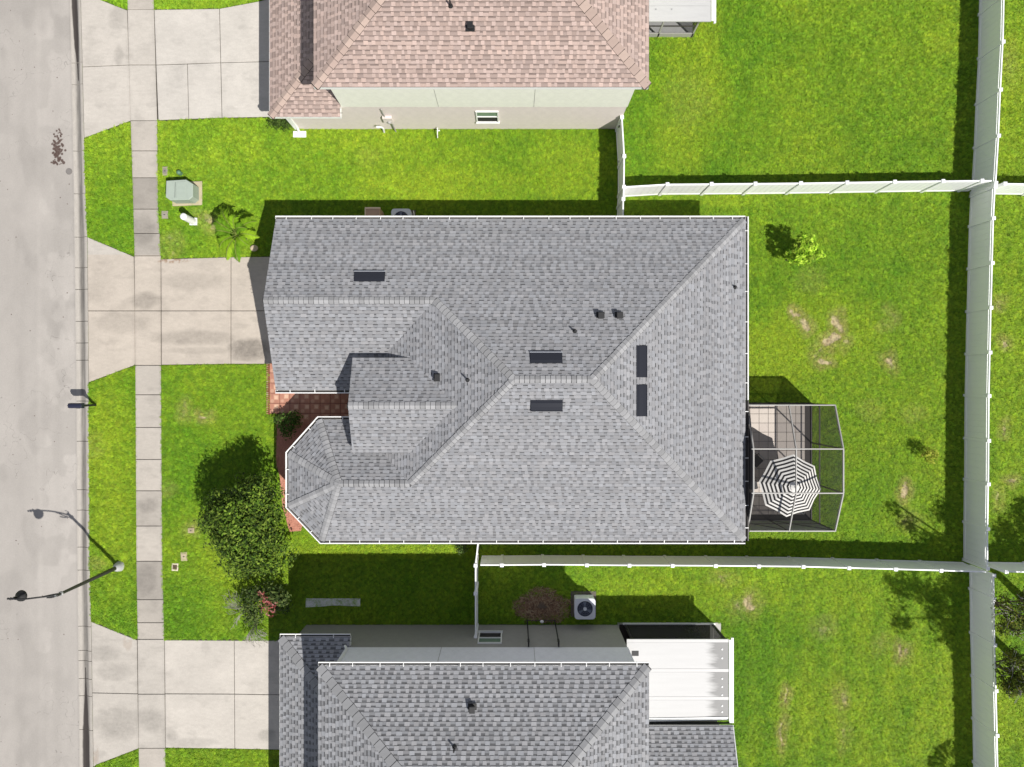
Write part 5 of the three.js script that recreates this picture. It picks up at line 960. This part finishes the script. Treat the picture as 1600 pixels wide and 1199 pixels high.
{
  const b = P(149.5, 633), g = thing('mailbox', 'dark navy mailbox on a post at the curb', 'mailbox', [b[0], 0, b[1]]);
  part('post', rbox(0.1, 1.0, 0.1, 0.01, 0, 0.5, 0), M.black, g);
  part('arm', [bar([0, 0.92, 0], [-0.42, 0.92, 0], 0.09), bar([0, 0.6, 0], [-0.28, 0.9, 0], 0.05)], M.black, g);
  const sh = new THREE.Shape(); sh.moveTo(-0.11, 0); sh.lineTo(0.11, 0); sh.lineTo(0.11, 0.13); sh.absarc(0, 0.13, 0.11, 0, Math.PI); sh.lineTo(-0.11, 0);
  part('box', new THREE.ExtrudeGeometry(sh, { depth: 0.6, bevelEnabled: true, bevelSize: 0.01, bevelThickness: 0.01, bevelSegments: 2, curveSegments: 14 }).rotateY(-Math.PI / 2).translate(0.04, 0.97, 0), M.navy, g);
  part('door', [box(0.02, 0.2, 0.2, -0.58, 1.08, 0), box(0.02, 0.03, 0.05, -0.6, 1.17, 0)], M.iron, g); part('flag', [box(0.16, 0.03, 0.01, -0.15, 1.12, 0.125)], M.iron, g);
}
{
  const c = P(294, 305), g = thing('pad_transformer', 'pale green pad-mounted transformer box on a tan pad in the front lawn', 'transformer', [c[0], 0, c[1]], -0.03);
  part('pad', prism([[-0.78, -0.58], [0.66, -0.66], [0.7, 0.46], [-0.7, 0.56]], -0.05, 0.09, 0.015), M.padStone, g); keep(poly([[270, 288], [316, 283], [317, 321], [271, 323]]));
  const S = new THREE.Shape([[-0.66, -0.42], [0.22, -0.5], [0.52, -0.32], [0.54, 0.24], [0.38, 0.38], [-0.48, 0.42], [-0.66, 0.3]].map(([x, z]) => V2([x, -z])));
  part('cabinet', new THREE.ExtrudeGeometry(S, { depth: 0.62, bevelEnabled: true, bevelSize: 0.03, bevelThickness: 0.03, bevelSegments: 2 }).rotateX(-Math.PI / 2).translate(0, 0.12, 0), M.transformer, g);
  part('lid_seam', box(0.014, 0.004, 0.72, -0.26, 0.772, -0.03), M.iron, g);
  part('lid', new THREE.ExtrudeGeometry(new THREE.Shape([[-0.2, -0.38], [0.2, -0.42], [0.2, 0.3], [-0.2, 0.34]].map(([x, z]) => V2([x, -z]))), { depth: 0.012, bevelEnabled: true, bevelSize: 0.01, bevelThickness: 0.004, bevelSegments: 1 }).rotateX(-Math.PI / 2).translate(0.02, 0.772, 0), M.transformer, g);
  const d = P(283, 272), q = thing('utility_pedestal', 'small dark green utility pedestal behind the pale green transformer', 'utility pedestal', [d[0], 0, d[1]]);
  part('body', cyl(0.1, 0.1, 0.24, 0, 0, 0, 14), M.pedestalGreen, q); part('cap', new THREE.SphereGeometry(0.11, 14, 8, 0, 6.3, 0, 1.57).translate(0, 0.24, 0), M.pedestalGreen, q);
  const e = P(303.5, 347), w = thing('utility_pedestal', 'tall white cable pedestal leaning out of the lawn beside the palm', 'utility pedestal', [e[0], 0, e[1]]);
  part('body', [cyl(0.16, 0.155, 1.1, 0, 0, 0, 18)], M.whiteMetal, w); part('cap', new THREE.SphereGeometry(0.158, 18, 10, 0, 6.3, 0, 1.57).scale(1, 0.7, 1).translate(0, 1.1, 0), M.whiteMetal, w); part('base', box(0.34, 0.14, 0.34, 0, 0.07, 0), M.whiteMetal, w);
}
{ // small covers set in the turf
  const cover = (x, y, w, d, m, label, inner, cat = 'utility cover') => { const p = P(x, y), g = thing('utility_cover', label, cat, [p[0], 0, p[1]], rr(-0.06, 0.06)); part('frame', rbox(w, 0.1, d, 0.015, 0, 0.02, 0), m, g); part('lid', rbox(w * 0.7, 0.02, d * 0.62, 0.008, 0, 0.075, 0), inner, g); part('handle', box(w * 0.25, 0.012, 0.03, 0, 0.09, 0), M.iron, g); };
  cover(258.5, 268, 0.24, 0.42, M.stone, 'weathered grey meter cover in the grass above the green transformer', mat([0.22, 0.19, 0.18]));
  cover(258, 336, 0.3, 0.36, M.stone, 'rough grey valve cover in the grass beside the white pedestal', mat([0.3, 0.27, 0.23]));
  cover(288, 869.5, 0.3, 0.42, M.lid, 'plain tan cover in the front lawn near the dark tree', mat([0.46, 0.38, 0.26]));
  cover(274, 886, 0.3, 0.36, mat([0.66, 0.58, 0.46]), 'cream box cover with a dark opening in the front lawn', mat([0.10, 0.06, 0.04]));
  cover(299, 829, 0.3, 0.24, M.lid, 'small straw coloured cover at the foot of the dark tree', mat([0.35, 0.29, 0.19]));
  const p = P(105.5, 267), g = solo('valve_cover', [new THREE.CylinderGeometry(0.15, 0.155, 0.03, 24).translate(p[0], -0.095, p[1]), new THREE.TorusGeometry(0.12, 0.01, 6, 24).rotateX(Math.PI / 2).translate(p[0], -0.08, p[1])], mat([0.19, 0.175, 0.165], { roughness: 0.7 }), 'small round grey valve cover at the street edge', 'valve cover');
  const s = P(398, 388.5), st = solo('garden_stone', new THREE.DodecahedronGeometry(0.17, 2).scale(1.1, 0.6, 0.9).translate(s[0], 0.1, s[1]), mat([0.62, 0.5, 0.36], { map: grain }), 'pale rounded stone under the palm fronds', 'stone');
}
function condenser(x, z, label, w = 0.9) {
  const g = thing('air_conditioner', label, 'air conditioner', [x, 0, z], 0), h = 0.82;
  keep([[x - w * 0.62, z - w * 0.62], [x + w * 0.62, z - w * 0.62], [x + w * 0.62, z + w * 0.62], [x - w * 0.62, z + w * 0.62]]);
  part('pad', box(w + 0.24, 0.09, w + 0.24, 0, 0.045, 0), mat([0.10, 0.085, 0.07]), g);
  part('cabinet', rbox(w - 0.04, h - 0.14, w - 0.04, 0.06, 0, 0.09 + (h - 0.14) / 2, 0), M.acGrey, g);
  const S = new THREE.Shape(), r = 0.14, a = w / 2; S.moveTo(-a + r, -a); S.lineTo(a - r, -a); S.absarc(a - r, -a + r, r, -Math.PI / 2, 0); S.lineTo(a, a - r); S.absarc(a - r, a - r, r, 0, Math.PI / 2); S.lineTo(-a + r, a); S.absarc(-a + r, a - r, r, Math.PI / 2, Math.PI); S.lineTo(-a, -a + r); S.absarc(-a + r, -a + r, r, Math.PI, Math.PI * 1.5);
  const hole = new THREE.Path(); hole.absarc(0, 0, w * 0.385, 0, Math.PI * 2); S.holes.push(hole);
  part('top_panel', new THREE.ExtrudeGeometry(S, { depth: 0.05, bevelEnabled: true, bevelSize: 0.008, bevelThickness: 0.008, bevelSegments: 2, curveSegments: 24 }).rotateX(-Math.PI / 2).translate(0, h - 0.06, 0), M.acGrey, g);
  part('fan_well', new THREE.CylinderGeometry(w * 0.385, w * 0.385, 0.01, 32).translate(0, h - 0.048, 0), M.fanBlue, g);
  const fan = part('fan', cyl(0.085, 0.085, 0.06, 0, h - 0.045, 0, 18), M.acGrey, g);
  for (let i = 0; i < 3; i++) { const T = new Tri(), b = i * 2.094 + 0.5, v = (r0, da, y) => [Math.cos(b + da) * r0, y, Math.sin(b + da) * r0]; T.quad(v(0.07, -0.25, h - 0.032), v(w * 0.34, -0.3, h - 0.034), v(w * 0.35, 0.22, h - 0.014), v(0.07, 0.25, h - 0.016)); part('fan_blade', T.geo(), M.blade, fan); }
  const gr = []; for (let i = 0; i < 12; i++) { const b = i * Math.PI / 6; gr.push(bar([0.07 * Math.cos(b), h + 0.012, 0.07 * Math.sin(b)], [w * 0.39 * Math.cos(b), h + 0.012, w * 0.39 * Math.sin(b)], 0.008)); } for (const r0 of [0.18, 0.27]) gr.push(new THREE.TorusGeometry(r0, 0.005, 5, 36).rotateX(Math.PI / 2).translate(0, h + 0.012, 0));
  part('grille', gr, M.blade, g);
}
condenser(3.38, 10.43, 'grey air conditioner unit with dark fan standing free in shaded grass', 0.95);
condenser(-5.13, -7.63, 'grey air conditioner unit half under the gutter of the large house', 0.9);
{
  const g = thing('utility_cabinet', 'tan utility cabinet beside the air conditioner under the house gutter', 'cabinet', [-6.41, 0, -7.62]);
  part('body', rbox(0.68, 1.0, 0.96, 0.04, 0, 0.5, 0), M.tan, g); part('rim', [rbox(0.72, 0.05, 0.08, 0.02, 0, 1.0, -0.45), rbox(0.05, 0.05, 0.9, 0.02, -0.34, 1.0, 0)], M.tanLight, g); part('knob', new THREE.SphereGeometry(0.03, 8, 6).translate(-0.25, 1.02, 0.18), M.whiteMetal, g);
  const p = thing('drain_pipe', 'thin white drain pipe slanting beside the air conditioner of the large house', 'pipe', [0, 0, 0]);
  part('pipe', bar([-4.62, 0.35, -8.1], [-4.42, 0.9, -7.2], 0.028), M.whiteMetal, p);
  const bm = mat([0.20, 0.085, 0.06], { roughness: 0.95, map: grain });
  for (const [x, z, t, l] of [[-7.3, -7.45, 0.1, 'red paver lying by the house wall, nearest the tan cabinet on its street side'], [-7.72, -7.45, -0.1, 'red paver in a row by the wall, the middle one of the street side'], [-8.1, -7.42, 0.05, 'red paver in a row by the wall, the outermost toward the street'], [-5.86, -7.5, 0.0, 'red paver lying between the tan cabinet and the air conditioner']]) { const b = solo('paver', rbox(0.36, 0.06, 0.3, 0.015), bm, l, 'paver', 'red pavers by the house wall'); b.position.set(x, 0.05, z); b.rotation.y = t; }
}
{ // dark pipe frame against the south wall, slab, light
  const g = thing('pipe_frame', 'dark pipe frame of two uprights and a crossbar against the shaded wall', 'pipe frame', [0, 0, 0]);
  const z = 11.2, xs = [0.72, 2.02];
  for (const x of xs) { part('upright', cyl(0.028, 0.028, 3.0, x, 0, z, 10), M.iron, g); part('bracket', [box(0.06, 0.16, 0.2, x, 2.92, z + 0.08), box(0.09, 0.3, 0.05, x, 2.7, z)], M.iron, g); }
  part('crossbar', bar([xs[0] - 0.05, 0.1, z], [xs[1] + 0.05, 0.1, z], 0.04), mat([0.10, 0.085, 0.06]), g);
  const l = thing('garden_light', 'small white garden light in the dry brush by the wall', 'garden light', [...(() => { const q = P(846.5, 970); return [q[0], 0, q[1]]; })()]);
  part('head', new THREE.SphereGeometry(0.075, 12, 8).scale(1.3, 0.8, 1).translate(0, 0.16, 0), M.whiteMetal, l); part('stake', cyl(0.015, 0.015, 0.14, 0, 0, 0, 8), M.iron, l);
  const q = poly([[478, 935], [563, 935], [563, 947.5], [520, 946], [500, 948], [478, 949]]); keep(q);
  solo('concrete_slab', prism(q, -0.05, 0.06, 0.012), mat([0.78, 0.77, 0.75], { map: grain }), 'pale narrow concrete slab in the shaded side lawn', 'slab');
  const sp = P(468, 209); solo('splash_block', rbox(0.62, 0.08, 0.3, 0.02, -10.05, 0.05, -11.8), M.whiteMetal, 'white splash block below the downspout of the pink-roofed house', 'splash block');
}

renderer.render(scene, camera);
